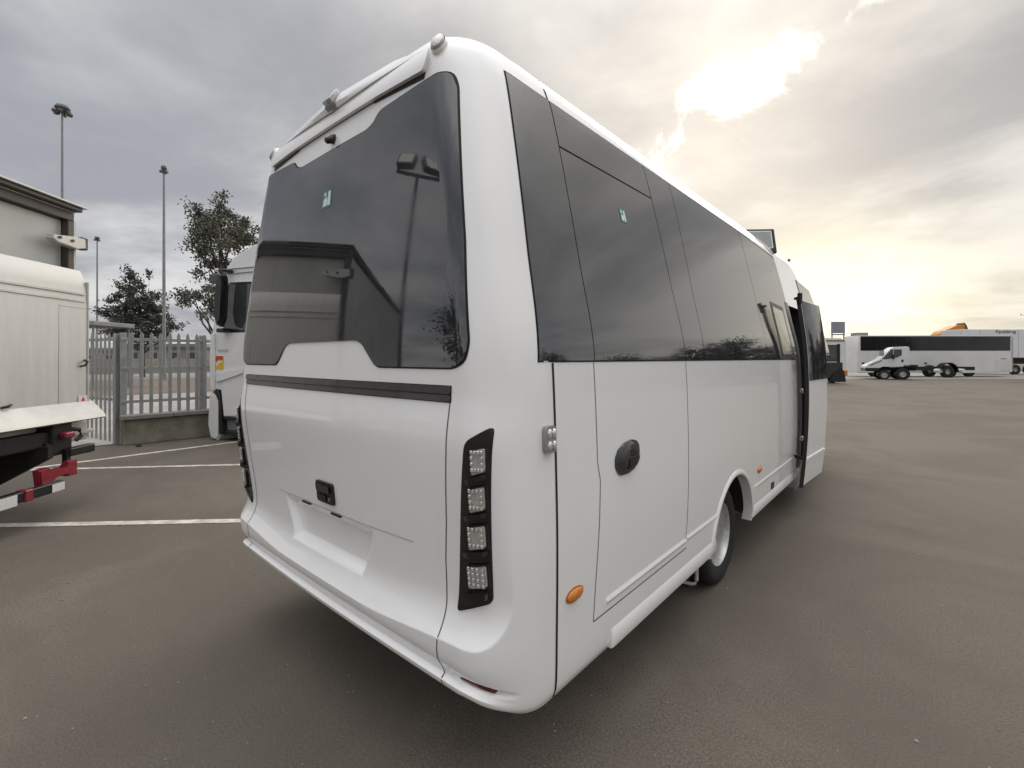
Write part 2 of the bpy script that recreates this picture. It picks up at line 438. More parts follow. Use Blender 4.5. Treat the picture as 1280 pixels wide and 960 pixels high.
me2 = bpy.data.meshes.new_from_object(tmp.evaluated_get(dg))
bpy.data.objects.remove(tmp); bpy.data.objects.remove(cut)
me2.name = 'body'
link('body', me2, BUS, smooth=28)

def refine(bm, ax, step):
    k = 'xyz'.index(ax)
    lo = min(v.co[k] for v in bm.verts); hi = max(v.co[k] for v in bm.verts)
    n = int((hi-lo)/step)
    no = [0, 0, 0]; no[k] = 1
    for i in range(1, n+1):
        co = [0, 0, 0]; co[k] = lo+(hi-lo)*i/(n+1)
        bmesh.ops.bisect_plane(bm, geom=bm.verts[:]+bm.edges[:]+bm.faces[:], plane_co=co, plane_no=no)
def round_poly(pts, r, seg=5):
    out = []
    n = len(pts)
    for i in range(n):
        p = Vector(pts[i]); a = Vector(pts[i-1]); b = Vector(pts[(i+1) % n])
        rr = r[i] if isinstance(r, (list, tuple)) else r
        rr = min(rr, (a-p).length*.45, (b-p).length*.45)
        if rr < 1e-4: out.append(tuple(p)); continue
        p0 = p+(a-p).normalized()*rr; p1 = p+(b-p).normalized()*rr
        for k in range(seg+1):
            t = k/seg; out.append(tuple(p0*(1-t)**2+p*2*t*(1-t)+p1*t*t))
    return out
def patch(name, parent, m, pts, where, off=.004, back=.004, step=(.05, .12), fn=None, smooth=35):
    """a sheet that follows the body: pts are (x,z) on the rear or (y,z) on a side; off = stand-proud, back = depth of its rim"""
    bm = bmesh.new()
    f = bm.faces.new([bm.verts.new((p[0], 0, p[1])) for p in pts])
    bmesh.ops.triangulate(bm, faces=[f], quad_method='BEAUTY', ngon_method='EAR_CLIP')
    refine(bm, 'x', step[0]); refine(bm, 'z', step[1])
    edges = [e for e in bm.edges if e.is_boundary]
    r = bmesh.ops.extrude_edge_only(bm, edges=edges)
    rim = {v for v in r['geom'] if isinstance(v, bmesh.types.BMVert)}
    for v in bm.verts:
        u, z = v.co.x, v.co.z
        o = (-back if v in rim else (off if not callable(off) else off(u, z)))
        if where == 'rear':
            yb = rear_base(u, z)
            v.co = (u, rear_y(u, z)-o, z+lift(u, yb, z))
        elif where == 'right': v.co = (side_x(u, z)+o, u, z)
        else: v.co = (-(side_x(u, z)+o), u, z)
    if where == 'rear': want = Vector((0, -1, 0))
    else: want = Vector((1 if where == 'right' else -1, 0, 0))
    bmesh.ops.recalc_face_normals(bm, faces=bm.faces)
    big = max(bm.faces, key=lambda f: f.calc_area())
    if big.normal.dot(want) < 0: bmesh.ops.reverse_faces(bm, faces=bm.faces)
    me = bpy.data.meshes.new('m'); bm.to_mesh(me); bm.free()
    return link(name, me, parent, m, smooth)
def strip(pts, w):
    """a polyline in (u,z) widened into a closed outline"""
    P = [Vector(p) for p in pts]; L = []; R_ = []
    for i, p in enumerate(P):
        d = (P[min(i+1, len(P)-1)]-P[max(i-1, 0)]).normalized(); nrm = Vector((-d.y, d.x))
        L.append(tuple(p+nrm*w/2)); R_.append(tuple(p-nrm*w/2))
    return L+R_[::-1]
def seam(pts, where, w=.006, m=SEAM, name='panel_gap', off=.0012, parent=None):
    P = [Vector(p) for p in pts]; dense = []
    st = .010 if where == 'rear' else .03
    for a, b in zip(P, P[1:]):
        n = max(1, int((b-a).length/st)); dense += [a.lerp(b, i/n) for i in range(n)]
    dense.append(P[-1])
    def on(u, z):
        if where == 'rear': return Vector((u, rear_y(u, z), z+lift(u, rear_base(u, z), z)))
        return Vector(((1 if where == 'right' else -1)*side_x(u, z), u, z))
    bm = bmesh.new(); prev = None; C3 = [on(*p) for p in dense]
    for i, p in enumerate(dense):
        t = (C3[min(i+1, len(C3)-1)]-C3[max(i-1, 0)]).normalized()
        e = .004; du = on(p[0]+e, p[1])-on(p[0]-e, p[1]); dz = on(p[0], p[1]+e)-on(p[0], p[1]-e)
        nr = du.cross(dz).normalized()
        out_ = Vector((0, -1, 0)) if where == 'rear' else Vector((1 if where == 'right' else -1, 0, 0))
        if nr.dot(out_) < 0: nr = -nr
        sd = t.cross(nr).normalized()*w/2
        cur = [bm.verts.new(C3[i]+sd+nr*off), bm.verts.new(C3[i]-sd+nr*off)]
        if prev: bm.faces.new((prev[0], prev[1], cur[1], cur[0]))
        prev = cur
    return link(name, mesh_of(bm), parent or BUS, m)

# ---- rear glass with its notch at the top and the cut-out below
def sym(h): return h+[(-x, z) for x, z in h[::-1]]
rg_half = [(.32, 1.698), (.37, 1.685), (.455, 1.605), (.49, 1.588), (.93, 1.588), (.985, 1.612), (1.0, 1.67), (.952, 2.034), (.85, 2.63), (.825, 2.685), (.775, 2.697), (.40, 2.672), (.365, 2.635), (.31, 2.617)]
rg = sym(rg_half)
glass = patch('rear_window', BUS, GLASS, round_poly(rg, .02, 3), 'rear', .006, .004, (.06, .08))
rub = [(x*1.0+math.copysign(.005, x)*(abs(x) > .8), z+(.006 if z > 2.5 else -.006 if z < 1.62 else 0)) for x, z in rg]
patch('window_rubber', glass, RUBBER, round_poly(rub, .025, 3), 'rear', .0025, .004, (.06, .08))
# exit sticker on the glass
stk = patch('exit_sticker', glass, mat('sticker_green', (.02, .22, .14), .4, var=.15, vscale=30), [(-.03, 2.335), (.055, 2.335), (.055, 2.42), (-.03, 2.42)], 'rear', .0075, .002, (.05, .1))
PALE = mat('sticker_white', (.72, .78, .75), .4, var=.1, vscale=30)
for q in ([(-.022, 2.345), (.012, 2.345), (.018, 2.37), (.01, 2.39), (-.015, 2.378)], [(.02, 2.345), (.047, 2.345), (.047, 2.412), (.026, 2.412)], [(-.012, 2.395), (.004, 2.395), (.004, 2.411), (-.012, 2.411)]):
    patch('pictogram', stk, PALE, q, 'rear', .0087, .001, (.05, .1))
# ---- grey double trim strip
for z0, z1 in ((1.497, 1.523), (1.470, 1.492)):
    patch('trim_strip', BUS, STRIPE, round_poly([(-.922, z0-.0), (.922, z0), (.922, z1), (-.922, z1)], .006, 2), 'rear', .010 if z0 > 1.48 else .006, .003, (.06, .05))
patch('trim_shadow_gap', BUS, BLACK, [(-.924, 1.466), (.924, 1.466), (.924, 1.526), (-.924, 1.526)], 'rear', .002, .003, (.06, .05))
# ---- tailgate gaps
for s in (-1, 1):
    seam([(s*.918, 1.465), (s*.912, 1.30), (s*.889, 1.05), (s*.868, .90), (s*.862, .78), (s*.866, .69), (s*.869, .645), (s*.864, .60), (s*.863, .56), (s*.868, .50), (s*.876, .46), (s*.88, .385)], 'rear', .005)
# ---- top of the tailgate: spoiler lip with a painted dark gap, hinge bump, lamps and camera
def lip_off(u, z): return .006+.014*smooth(2.86, 2.74, z)
lip = patch('spoiler_lip', BUS, WHITE, round_poly([(-.70, 2.728), (-.40, 2.735), (.40, 2.735), (.70, 2.728), (.715, 2.775), (.70, 2.842), (.30, 2.815), (.0, 2.80), (-.30, 2.815), (-.70, 2.842), (-.715, 2.775)], .012, 3), 'rear', lip_off, .002, (.04, .02))
for s in (-1, 1): patch('lip_shadow_paint', BUS, BLACK, [(s*.36, 2.724), (s*.69, 2.706), (s*.70, 2.742), (s*.34, 2.742)], 'rear', .003, .003, (.05, .05))  # black patches paint in the shaded recess below the lip
seam([(-.42, 2.732), (0, 2.734), (.42, 2.732)], 'rear', .006)
def hump_off(u, z): return .008+.035*max(0, 1-abs(u)/.62)**1.3*smooth(2.79, 2.83, z)*smooth(2.99, 2.88, z)
patch('roof_hump', BUS, WHITE, [(-.66, 2.835), (-.3, 2.818), (0, 2.806), (.3, 2.818), (.66, 2.835), (.42, 2.90), (.16, 2.965), (-.16, 2.965), (-.42, 2.90)], 'rear', hump_off, .004, (.04, .02))
def lamp_box(name, m1, cx, cz, w, h, dep, rot=0.):
    y = rear_y(cx, cz)
    o = thing_part = None
    bm = bmesh.new(); add_box(bm, -w/2, w/2, -dep, .03, -h/2, h/2, min(w, h, dep)*.14, 2)
    o = link(name, mesh_of(bm), BUS, m1, 40); o.location = (cx, y-.012, cz+.008); o.rotation_euler = (math.radians(-32), rot, 0)
    return o
hl = lamp_box('high_brake_lamp', CLEARL, .02, 2.84, .072, .075, .045)
b2 = bmesh.new(); add_box(b2, -.043, .043, -.024, .03, -.045, .045, .008, 2); fr = link('lamp_frame', mesh_of(b2), hl, mat('lamp_grey', (.30, .30, .31), .35, var=.2, vscale=40), 40)
for s in (-1, 1):
    y = rear_y(s*.745, 2.82)
    bm = bmesh.new(); add_lathe(bm, [(.0, -.030), (.016, -.029), (.025, -.024), (.028, -.015), (.028, .03)], 20, Matrix.Rotation(math.radians(90), 4, 'Z'))
    for v in bm.verts: v.co.z *= 1.45
    mk = link('roof_marker_lamp', mesh_of(bm), BUS, CLEARL, 40); mk.location = (s*.745, y+.004, 2.825); mk.rotation_euler = (math.radians(-25), 0, s*math.radians(18))
    bm = bmesh.new(); add_lathe(bm, [(.031, -.014), (.034, -.007), (.034, .03)], 20, Matrix.Rotation(math.radians(90), 4, 'Z'))
    for v in bm.verts: v.co.z *= 1.4
    link('lamp_bezel', mesh_of(bm), mk, WHITE, 40)
bm = bmesh.new(); add_lathe(bm, [(.0, -.046), (.010, -.046), (.015, -.041), (.017, -.02), (.021, -.012), (.021, .02)], 20, Matrix.Translation((0, 0, 0)) @ Matrix.Rotation(math.radians(90), 4, 'Z'))
cm = link('reversing_camera', mesh_of(bm), BUS, BLACK, 40); cm.location = (.02, rear_y(.02, 2.672)+.0, 2.672); cm.rotation_euler = (math.radians(28), 0, 0)
# ---- tailgate pull handle
hd = patch('tailgate_handle', BUS, BLACK, round_poly([(-.028, .945), (.124, .945), (.124, 1.045), (-.028, 1.045)], .014, 4), 'rear', .012, .004, (.05, .05))
patch('handle_grip', hd, GLOSSB, round_poly([(-.012, 1.0), (.108, 1.0), (.108, 1.034), (-.012, 1.034)], .008, 3), 'rear', .022, -.012, (.05, .05))
patch('handle_lever', hd, BLACK, round_poly([(-.006, .955), (.066, .955), (.066, .985), (-.006, .985)], .006, 3), 'rear', .018, -.012, (.05, .05))
patch('lock_barrel', hd, CHROME, round_poly([(.086, .962), (.102, .962), (.102, .978), (.086, .978)], .008, 3), 'rear', .016, -.012, (.05, .05))
# ---- number plate recess: its two lamps and the painted crease line above
for x in (-.165, .125):
    patch('plate_lamp', BUS, BLACK, round_poly([(x-.042, (.898)), (x+.042, .898), (x+.042, .908), (x-.042, .908)], .003, 2), 'rear', .010, .002, (.05, .05))
seam([(-.50, .906), (-.34, .907), (.40, .913), (.69, .922)], 'rear', .005, mat('crease_shade', (.55, .54, .52), .5, var=.1, vscale=20), 'crease_shade_line')  # flat grey line painting the shade of the crease
# ---- tail lamp clusters
def tail_cluster(s):
    X = lambda pts: [(s*x, z) for x, z in pts]
    edge_i = lambda z: .920+(1.002-.920)*(z-.738)/(1.342-.738)      # inner edge
    edge_o = lambda z: 1.065+(1.089-1.065)*(z-.802)/(1.399-.802)   # outer edge
    out = [(edge_i(.735), .735), (edge_o(.80), .80), (edge_o(1.399), 1.399), (edge_i(1.342), 1.342)]
    pan = patch('tail_lamp_cluster', BUS, GLOSSB, round_poly(X(out), .022, 4), 'rear', .004, .006, (.02, .05))
    for zc_, i in ((1.281, 0), (1.154, 1), (1.024, 2), (.886, 3)):
        h = .039-.0008*i
        x0 = edge_i(zc_)+.042+.004*i; x1 = edge_o(zc_)-.010
        q = [(x0, zc_-h-.006), (x1, zc_-h+.008), (x1, zc_+h+.008), (x0, zc_+h-.006)]
        lens = patch('lamp_lens', pan, CLEARL, round_poly(X(q), .008, 3), 'rear', .020, -.003, (.02, .03))
        patch('lamp_bezel', pan, BLACK, X([(x0-.006, zc_-h-.012), (x1+.006, zc_-h+.002), (x1+.006, zc_+h+.014), (x0-.006, zc_+h)]), 'rear', .013, -.003, (.02, .03))
        bm = bmesh.new()                                     # the rows of small diodes behind the lens
        for a in range(4):
            for b_ in range(4):
                if i < 3 and 0 < a < 3 and 0 < b_ < 3: continue
                u = x0+(x1-x0)*(a+.5)/4; z = zc_-h+.003+(2*h)*(b_+.5)/4
                y = rear_y(u, z)-.022
                add_box(bm, s*u-.0052, s*u+.0052, y-.004, y+.002, z-.0062, z+.0062, .002)
        link('diode_rows', mesh_of(bm), lens, LED, kind='stuff')
        if i < 3:
            zf = zc_-.064
            xi, xo = edge_i(zf)+.012, edge_o(zf)-.008
            q = [(xi, zf-.013), (xi+.03, zf-.012), (xo, zf+.006), (xo, zf+.024), (xi+.03, zf+.008), (xi, zf-.004)]
            patch('cluster_fin', pan, BLACK, round_poly(X(q), .004, 2), 'rear', lambda u, z, xi=xi, xo=xo: .012+.022*smooth(xi, xo-.03, abs(u)), .001, (.015, .02))
    q = [(edge_i(.75)+.006, .748), (edge_o(.82)-.012, .812), (edge_o(.83)-.012, .838), (edge_i(.78)+.05, .826), (edge_i(.77)+.01, .775)]
    patch('cluster_wedge', pan, GLOSSB, round_poly(X(q), .006, 3), 'rear', lambda u, z: .010+.016*smooth(.75, .83, z), .001, (.02, .02))
    return pan
for s in (1, -1): tail_cluster(s)
# ---- red reflectors in the bumper
for s in (-1, 1):
    patch('bumper_reflector', BUS, RED, round_poly([(s*.955, .464), (s*1.075, .468), (s*1.078, .482), (s*.958, .479)], .005, 3), 'rear', .010, .004, (.02, .02))
# ---- side glass, right and left
ZB, ZT = 1.612, 2.752
def side_glass(w):
    bands = [('side_window', [(.287, ZB), (.641, ZB), (.657, ZT), (.376, ZT-.004)]),
             ('emergency_door_window', [(.647, ZB), (1.606, ZB), (1.572, 2.538), (.660, 2.528)]),
             ('upper_window', [(.662, 2.538), (1.570, 2.548), (1.566, ZT), (.664, ZT)]),
             ('side_window', [(1.612, ZB), (1.906, ZB), (1.938, ZT), (1.572, ZT)]),
             ('side_window', [(1.912, ZB), (3.458, ZB), (3.436, ZT-.01), (1.944, ZT)])]
    for n, q in bands:
        patch(n, BUS, GLASS, q, w, .005, .004, (.12, .07))
    fr_ = patch('side_window', BUS, GLASS, [(3.464, ZB), (4.70, ZB), (4.74, 2.3), (4.70, ZT-.05), (3.444, ZT-.012)], w, .005, .004, (.12, .07))
    patch('window_backing', BUS, RUBBER, [(.282, ZB-.006), (4.73, ZB-.006), (4.76, 2.3), (4.72, ZT-.03), (3.4, ZT+.004), (.372, ZT+.004)], w, .002, .004, (.12, .07))
    pane = patch('sliding_pane', fr_, mat('pane_sky_tint', (.30, .31, .26), .05, var=.4, vscale=3), round_poly([(4.02, 1.66), (4.44, 1.66), (4.44, 2.10), (4.02, 2.12)], .02, 3), w, .010, -.004, (.1, .07))  # opaque; the bright sky seen through it is put into its colour
    patch('pane_frame', fr_, BLACK, round_poly([(3.97, 1.62), (4.49, 1.62), (4.49, 2.145), (3.97, 2.165)], .02, 3), w, .0075, -.003, (.1, .07))
side_glass('right'); side_glass('left')
patch('windscreen_side_window', BUS, GLASS, [(5.75, ZB), (7.0, ZB), (6.75, 2.3), (6.55, 2.55), (5.75, 2.6)], 'right', .005, .004, (.12, .07))
gst = patch('exit_sticker', BUS, MATS['sticker_green'], [(1.118, 2.30), (1.178, 2.302), (1.172, 2.372), (1.112, 2.37)], 'right', .0065, .001, (.05, .1))
for q in ([(1.124, 2.308), (1.145, 2.308), (1.15, 2.335), (1.128, 2.343)], [(1.152, 2.308), (1.170, 2.309), (1.166, 2.365), (1.150, 2.364)], [(1.124, 2.348), (1.138, 2.348), (1.138, 2.362), (1.124, 2.362)]):
    patch('pictogram', gst, PALE, q, 'right', .0077, .001, (.05, .1))
# ---- body gaps on the sides
for w in ('right', 'left'):
    seam([(.362, 1.604), (.366, 1.3), (.374, .9), (.384, .6), (.392, .385)], w, .012, RUBBER, 'body_joint', .0015)
    seam([(.657, 2.757), (.657, 2.80), (.657, 2.86), (.657, 2.92), (.657, 2.965)], w, .012, RUBBER, 'roof_joint', .0015)
DOORL = [(.640, 1.604), (.645, 1.40), (.652, 1.20), (.672, 1.125), (.664, .95), (.646, .72), (.637, .562)]
seam(DOORL, 'right', .0045)
seam([(.637, .562), (1.0, .562), (1.62, .562)], 'right', .005, mat('dark_gap', (.05, .048, .046), .7, var=.2, vscale=20))
seam([(1.612, 1.604), (1.622, 1.2), (1.622, .9), (1.618, .70), (1.606, .63), (1.618, .606)], 'right', .0045)
# pressed mouldings along the lower side
def moulding(y0, y1, z, w, h=.022, d=.012, name='side_moulding'):
    q = round_poly([(y0, z-h/2), (y1, z-h/2), (y1, z+h/2), (y0, z+h/2)], h*.45, 3)
    patch(name, BUS, WHITE, q, w, lambda u, zz: d*(1-smooth(0, 1, abs(zz-z)/(h/2)))+.001, .003, (.15, .004), smooth=60)
for w in ('right', 'left'):
    moulding(.735, 1.61, .605, w, .034, .006)
    moulding(1.625, 2.14, .612, w, .032, .006)
    moulding(3.03, 4.78, .612, w, .032, .006)
# rounded sill along the bottom
def sill(y0, y1, s):
    bm = bmesh.new(); sec = []
    prof = [(-.03, .474), (.001, .466), (.007, .452), (.010, .428), (.010, .40), (.005, .382), (-.05, .380)]
    ys = [y0, y0+.012, y0+.03]+[y0+.03+(y1-y0-.04)*i/12 for i in range(1, 13)]+[y1]
    for i, y in enumerate(ys):
        k = .35 if i in (0, len(ys)-1) else .85 if i == 1 else 1
        sec.append([bm.verts.new((s*(HW(.45)+(dx if dx < 0 else dx*k)), y, z)) for dx, z in prof])
    for a, b in zip(sec, sec[1:]):
        for i in range(len(prof)-1): bm.faces.new((a[i], a[i+1], b[i+1], b[i]))
    bm.faces.new(sec[0]); bm.faces.new(sec[-1][::-1])
    link('sill', mesh_of(bm), BUS, WHITE, 50)
for s in (-1, 1): sill(.79, 2.13, s); sill(2.985, 4.80, s)
# wheel arch lips
def arch(yc, s):
    bm = bmesh.new(); rings = []
    for i in range(37):
        t = math.radians(2+176*i/36); r0 = .460
        ring = []
        for dr, dx in ((-.004, -.06), (-.004, .006), (.004, .011), (.014, .011), (.028, .006), (.040, -.002)):
            y = yc-.02+(r0+dr)*math.cos(t); z = .34+(r0+dr)*math.sin(t)
            ring.append(bm.verts.new((s*(side_x(y, z)+dx), y, z)))
        rings.append(ring)
    for a, b in zip(rings, rings[1:]):
        for k in range(5): bm.faces.new((a[k], a[k+1], b[k+1], b[k]))
    link('wheel_arch_lip', mesh_of(bm), BUS, WHITE, 50)
for yc in (WHY,):
    for s in (-1, 1): arch(yc, s)
# ---- lamps, handle and small fittings on the right side
def oval(name, m, y, z, w, h, dep, tilt=0., where='right', parent=None):
    pts = []
    for i in range(20):
        t = 2*math.pi*i/20; a, b = w*math.cos(t), h*math.sin(t)
        pts.append((y+a*math.cos(tilt)-b*math.sin(tilt), z+a*math.sin(tilt)+b*math.cos(tilt)))
    def off(u, zz):
        a, b = (u-y)*math.cos(tilt)+(zz-z)*math.sin(tilt), -(u-y)*math.sin(tilt)+(zz-z)*math.cos(tilt)
        return .004+dep*math.sqrt(max(0, 1-min(1, (a/w)**2+(b/h)**2)))
    return patch(name, parent or BUS, m, pts, where, off, .003, (w/4, h/3), smooth=60)
for w in ('right', 'left'):
    for y in (.492, 3.148):
        am = oval('amber_side_marker', AMBER, y, .730, .054, .024, .014, math.radians(0), w)
        oval('marker_base', mat('amber_dark', (.45, .11, .01), .3, var=.2, vscale=50), y, .730, .058, .028, .002, 0, w, am)
    lm = patch('side_lamp', BUS, mat('lamp_grey', (.3, .3, .31), .35), round_poly([(.291, 1.292), (.346, 1.290), (.346, 1.386), (.291, 1.386)], .018, 4), w, .020, .003, (.02, .03))
    for y in (.306, .331):
        for z in (1.318, 1.360): oval('lamp_lens', LED, y, z, .010, .016, .006, 0, w, lm).location = (.019 if w == 'right' else -.019, 0, 0)
    patch('side_vent', BUS, BLACK, round_poly([(3.57, .478), (3.66, .478), (3.66, .535), (3.57, .535)], .006, 2), w, .006, .003, (.05, .05))
hn = [(.80, 1.135), (.825, 1.115), (.90, 1.112), (.965, 1.122), (1.005, 1.15), (1.022, 1.19), (1.018, 1.225), (.99, 1.248), (.94, 1.258), (.87, 1.25), (.81, 1.228), (.785, 1.195), (.784, 1.16)]
hn = [((y-.9)*.94+.9, (z-1.185)*1.0+1.185) for y, z in hn]
def hoff(u, z):
    d = math.hypot((u-.9)/.115, (z-1.185)/.072); return .006+.020*(1-smooth(.45, 1.05, d))
dh = patch('door_handle', BUS, mat('handle_black', (.045, .045, .047), .34, coat=.25, var=.25, vscale=40), round_poly(hn, .01, 2), 'right', hoff, .003, (.012, .012), smooth=60)
patch('handle_cup', dh, RUBBER, round_poly([(.885, 1.192), (.995, 1.188), (.996, 1.225), (.97, 1.24), (.90, 1.238)], .01, 3), 'right', lambda u, z: hoff(u, z)+.0015, -.003, (.012, .012), smooth=60)
patch('handle_flap', dh, BLACK, round_poly([(.868, 1.135), (.97, 1.14), (1.0, 1.165), (.998, 1.183), (.872, 1.186)], .008, 3), 'right', lambda u, z: hoff(u, z)+.005, -.003, (.012, .012), smooth=60)
# ---- wheels
def wheel(parent, x, y, s, r=.352, w=.21, dual=True, name='wheel'):
    root = bpy.data.objects.new(name, None); COL.objects.link(root); root.parent = parent; root.location = (x, y, r)
    bm = bmesh.new()
    hw_ = w/2
    add_lathe(bm, [(.225, -hw_*.75), (.25, -hw_*.92), (r-.05, -hw_), (r-.015, -hw_*.86), (r, -hw_*.6), (r, hw_*.6), (r-.015, hw_*.86), (r-.05, hw_), (.25, hw_*.92), (.225, hw_*.75)], 48)
    link('tyre', mesh_of(bm), root, TYRE, 40)
    bm = bmesh.new()
    dish = -.07 if dual else .03
    prof = [(.228, .08), (.222, .088), (.212, .075), (.205, .03), (.196, dish+.03), (.165, dish+.005), (.13, dish), (.11, dish+.01), (.10, dish+.05), (.055, dish+.06), (.0001, dish+.06)]
    add_lathe(bm, [(a, s*b) for a, b in prof], 48)
    rim = link('rim', mesh_of(bm), root, STEEL, 30)
    bm = bmesh.new()
    for k in range(6):
        t = 2*math.pi*k/6
        add_tube(bm, (s*(dish+.004), .085*math.cos(t)*1.55, .085*math.sin(t)*1.55), (s*(dish+.025), .085*math.cos(t)*1.55, .085*math.sin(t)*1.55), .013, n=6)
    link('wheel_nuts', mesh_of(bm), rim, CHROME, kind='stuff')
    bm = bmesh.new()
    for k in range(10):
        t = 2*math.pi*(k+.5)/10; c_ = Vector((s*(dish+.012), .172*math.cos(t), .172*math.sin(t)))
        add_tube(bm, c_, c_+Vector((s*.004, 0, 0)), .014, n=8)
    link('rim_holes', mesh_of(bm), rim, UNDER, kind='stuff')
    return root
for s in (-1, 1):
    wheel(BUS, s*.955, WHY, s)
    wheel(BUS, s*.70, WHY, s)
    wheel(BUS, s*.70, FWY-.15, s, dual=False)
# ---- underbody: frame rails, axle, mud flap and its white bracket
box('chassis_frame', BUS, UNDER, -.42, .42, .5, 7.6, .40, .62)
bm = bmesh.new(); add_tube(bm, (-.9, WHY, .36), (.9, WHY, .36), .07, n=14); link('rear_axle', mesh_of(bm), BUS, UNDER, 40)
for s in (-1, 1):
    box('mud_flap', BUS, RUBBER, s*.80-.16, s*.80+.22*s if s > 0 else s*.80+.16, 2.00, 2.012, .16, .48, .003)
    bm = bmesh.new(); add_path(bm, [(s*1.075, 1.99, .40), (s*1.075, 1.99, .225), (s*1.068, 1.985, .205), (s*1.05, 1.98, .197), (s*.80, 1.94, .20), (s*.66, 1.92, .22)], .011, 10)
    link('bracket', mesh_of(bm), BUS, mat('grey_tube', (.55, .55, .54), .4, var=.2, vscale=30), 50)
# ---- roof: open hatch and small aerial
hroot = box('roof_hatch', BUS, BLACK, -.18, .18, -.015, .015, -.02, .28, .012, 2)
hroot.location = (.78, 4.75, 2.80); hroot.rotation_euler = (math.radians(-14), 0, math.radians(38))
bx = box('hatch_panel', hroot, mat('hatch_grey', (.35, .35, .35), .5, var=.2, vscale=20), -.13, .13, -.022, -.0175, .05, .24, .002)
box('hatch_edge', hroot, PALE, -.142, .142, -.019, -.0155, .038, .252, .001)
bm = bmesh.new()
for a in ((-.03, 0, .10), (.04, .02, .12), (.01, -.03, .07)): add_path(bm, [(0, 0, 0), tuple(c*.6 for c in a), a], [.012, .01, .022], 8)
add_tube(bm, (0, 0, -.06), (0, 0, .03), .03, .02)
ae = link('roof_aerial', mesh_of(bm), BUS, mat('aerial_grey', (.15, .15, .15), .5, var=.2, vscale=30), 40); ae.location = (.72, 6.35, 2.86)
# ---- front: windscreen, entrance steps and the open plug door
def front_patch(name, m, pts, off):
    bm = bmesh.new(); f = bm.faces.new([bm.verts.new((p[0], 0, p[1])) for p in pts]); bmesh.ops.triangulate(bm, faces=[f]); refine(bm, 'z', .1)
    for v in bm.verts: v.co = (v.co.x, YF(v.co.z)+off, v.co.z)
    return link(name, mesh_of(bm), BUS, m, 40)
front_patch('windscreen', GLASS, [(-.6, 1.5), (.6, 1.5), (.55, 2.68), (-.55, 2.68)], .006)
for k, z in enumerate((.22, .47, .72)):
    box('entrance_step', BUS, mat('step_grey', (.22, .22, .22), .6, var=.3, vscale=20), .50, 1.10-.16*k, 4.84, 5.60, z-.03, z, .004)
box('entrance_step_riser', BUS, UNDER, .46, .52, 4.83, 5.61, .2, 1.3, .004)
bm = bmesh.new(); add_path(bm, [(1.05, 4.86, .5), (1.07, 4.86, 1.0), (1.06, 4.86, 1.6), (.98, 4.86, 2.1)], .018, 8); link('grab_rail', mesh_of(bm), BUS, CHROME, 50)
for z in (.75, 1.25): 
    box('door_hinge', BUS, CHROME, 1.11, 1.19, 4.70, 4.79, z, z+.05, .006)
# door frame along the rear edge of the opening
bm = bmesh.new(); sec = []
for i in range(15):
    z = .47+1.75*i/14; x = HW(z)
    sec.append([bm.verts.new((x+dx, y, z)) for dx, y in ((-.10, 4.823), (.006, 4.823), (.009, 4.66), (.002, 4.65))])
for a, b in zip(sec, sec[1:]):
    for k in range(3): bm.faces.new((a[k], a[k+1], b[k+1], b[k]))
link('door_frame', mesh_of(bm), BUS, mat('frame_grey', (.30, .30, .30), .4, metal=.3, var=.25, vscale=12), 50)
def leaf_x(z): return 1.30-.055*((z-1.25)/.95)**2-(.02*smooth(1.6, 2.25, z))
def leaf(name, m, y0, y1, z0, z1, d0, d1, parent, nz=16, slant=0.):
    bm = bmesh.new(); rows = []
    for i in range(nz+1):
        z = z0+(z1-z0)*i/nz; x = leaf_x(z)
        rows.append([bm.verts.new(p) for p in ((x+d0, y0, z), (x+d1, y0+.008, z), (x+d1+.056*(y1-y0), y1-.004, z+slant), (x+d0+.056*(y1-y0), y1, z+slant))])
    for a, b in zip(rows, rows[1:]):
        for k in range(4): bm.faces.new((a[k], a[(k+1) % 4], b[(k+1) % 4], b[k]))
    bm.faces.new(rows[0]); bm.faces.new(rows[-1][::-1])
    return link(name, mesh_of(bm), parent, m, 40)
dl = leaf('entrance_door', WHITE, 4.42, 5.22, .36, 2.21, -.03, 0., BUS)
leaf('door_rubber', dl and RUBBER, 4.405, 4.432, .335, 2.235, -.034, -.003, dl)
leaf('door_glass', GLASS, 4.432, 5.21, 1.40, 2.20, -.001, .005, dl)
leaf('door_moulding', WHITE, 4.44, 5.2, .60, .63, .0, .012, dl, 3)
bm = bmesh.new(); add_tube(bm, (1.17, 4.44, 2.22), (1.23, 4.42, 2.23), .014); add_tube(bm, (1.22, 4.42, 2.17), (1.22, 4.42, 2.27), .022); link('door_arm', mesh_of(bm), BUS, BLACK, 40)
bm = bmesh.new(); add_tube(bm, (1.02, 4.66, .62), (1.24, 4.45, .62), .018); link('door_arm', mesh_of(bm), BUS, BLACK, 40)
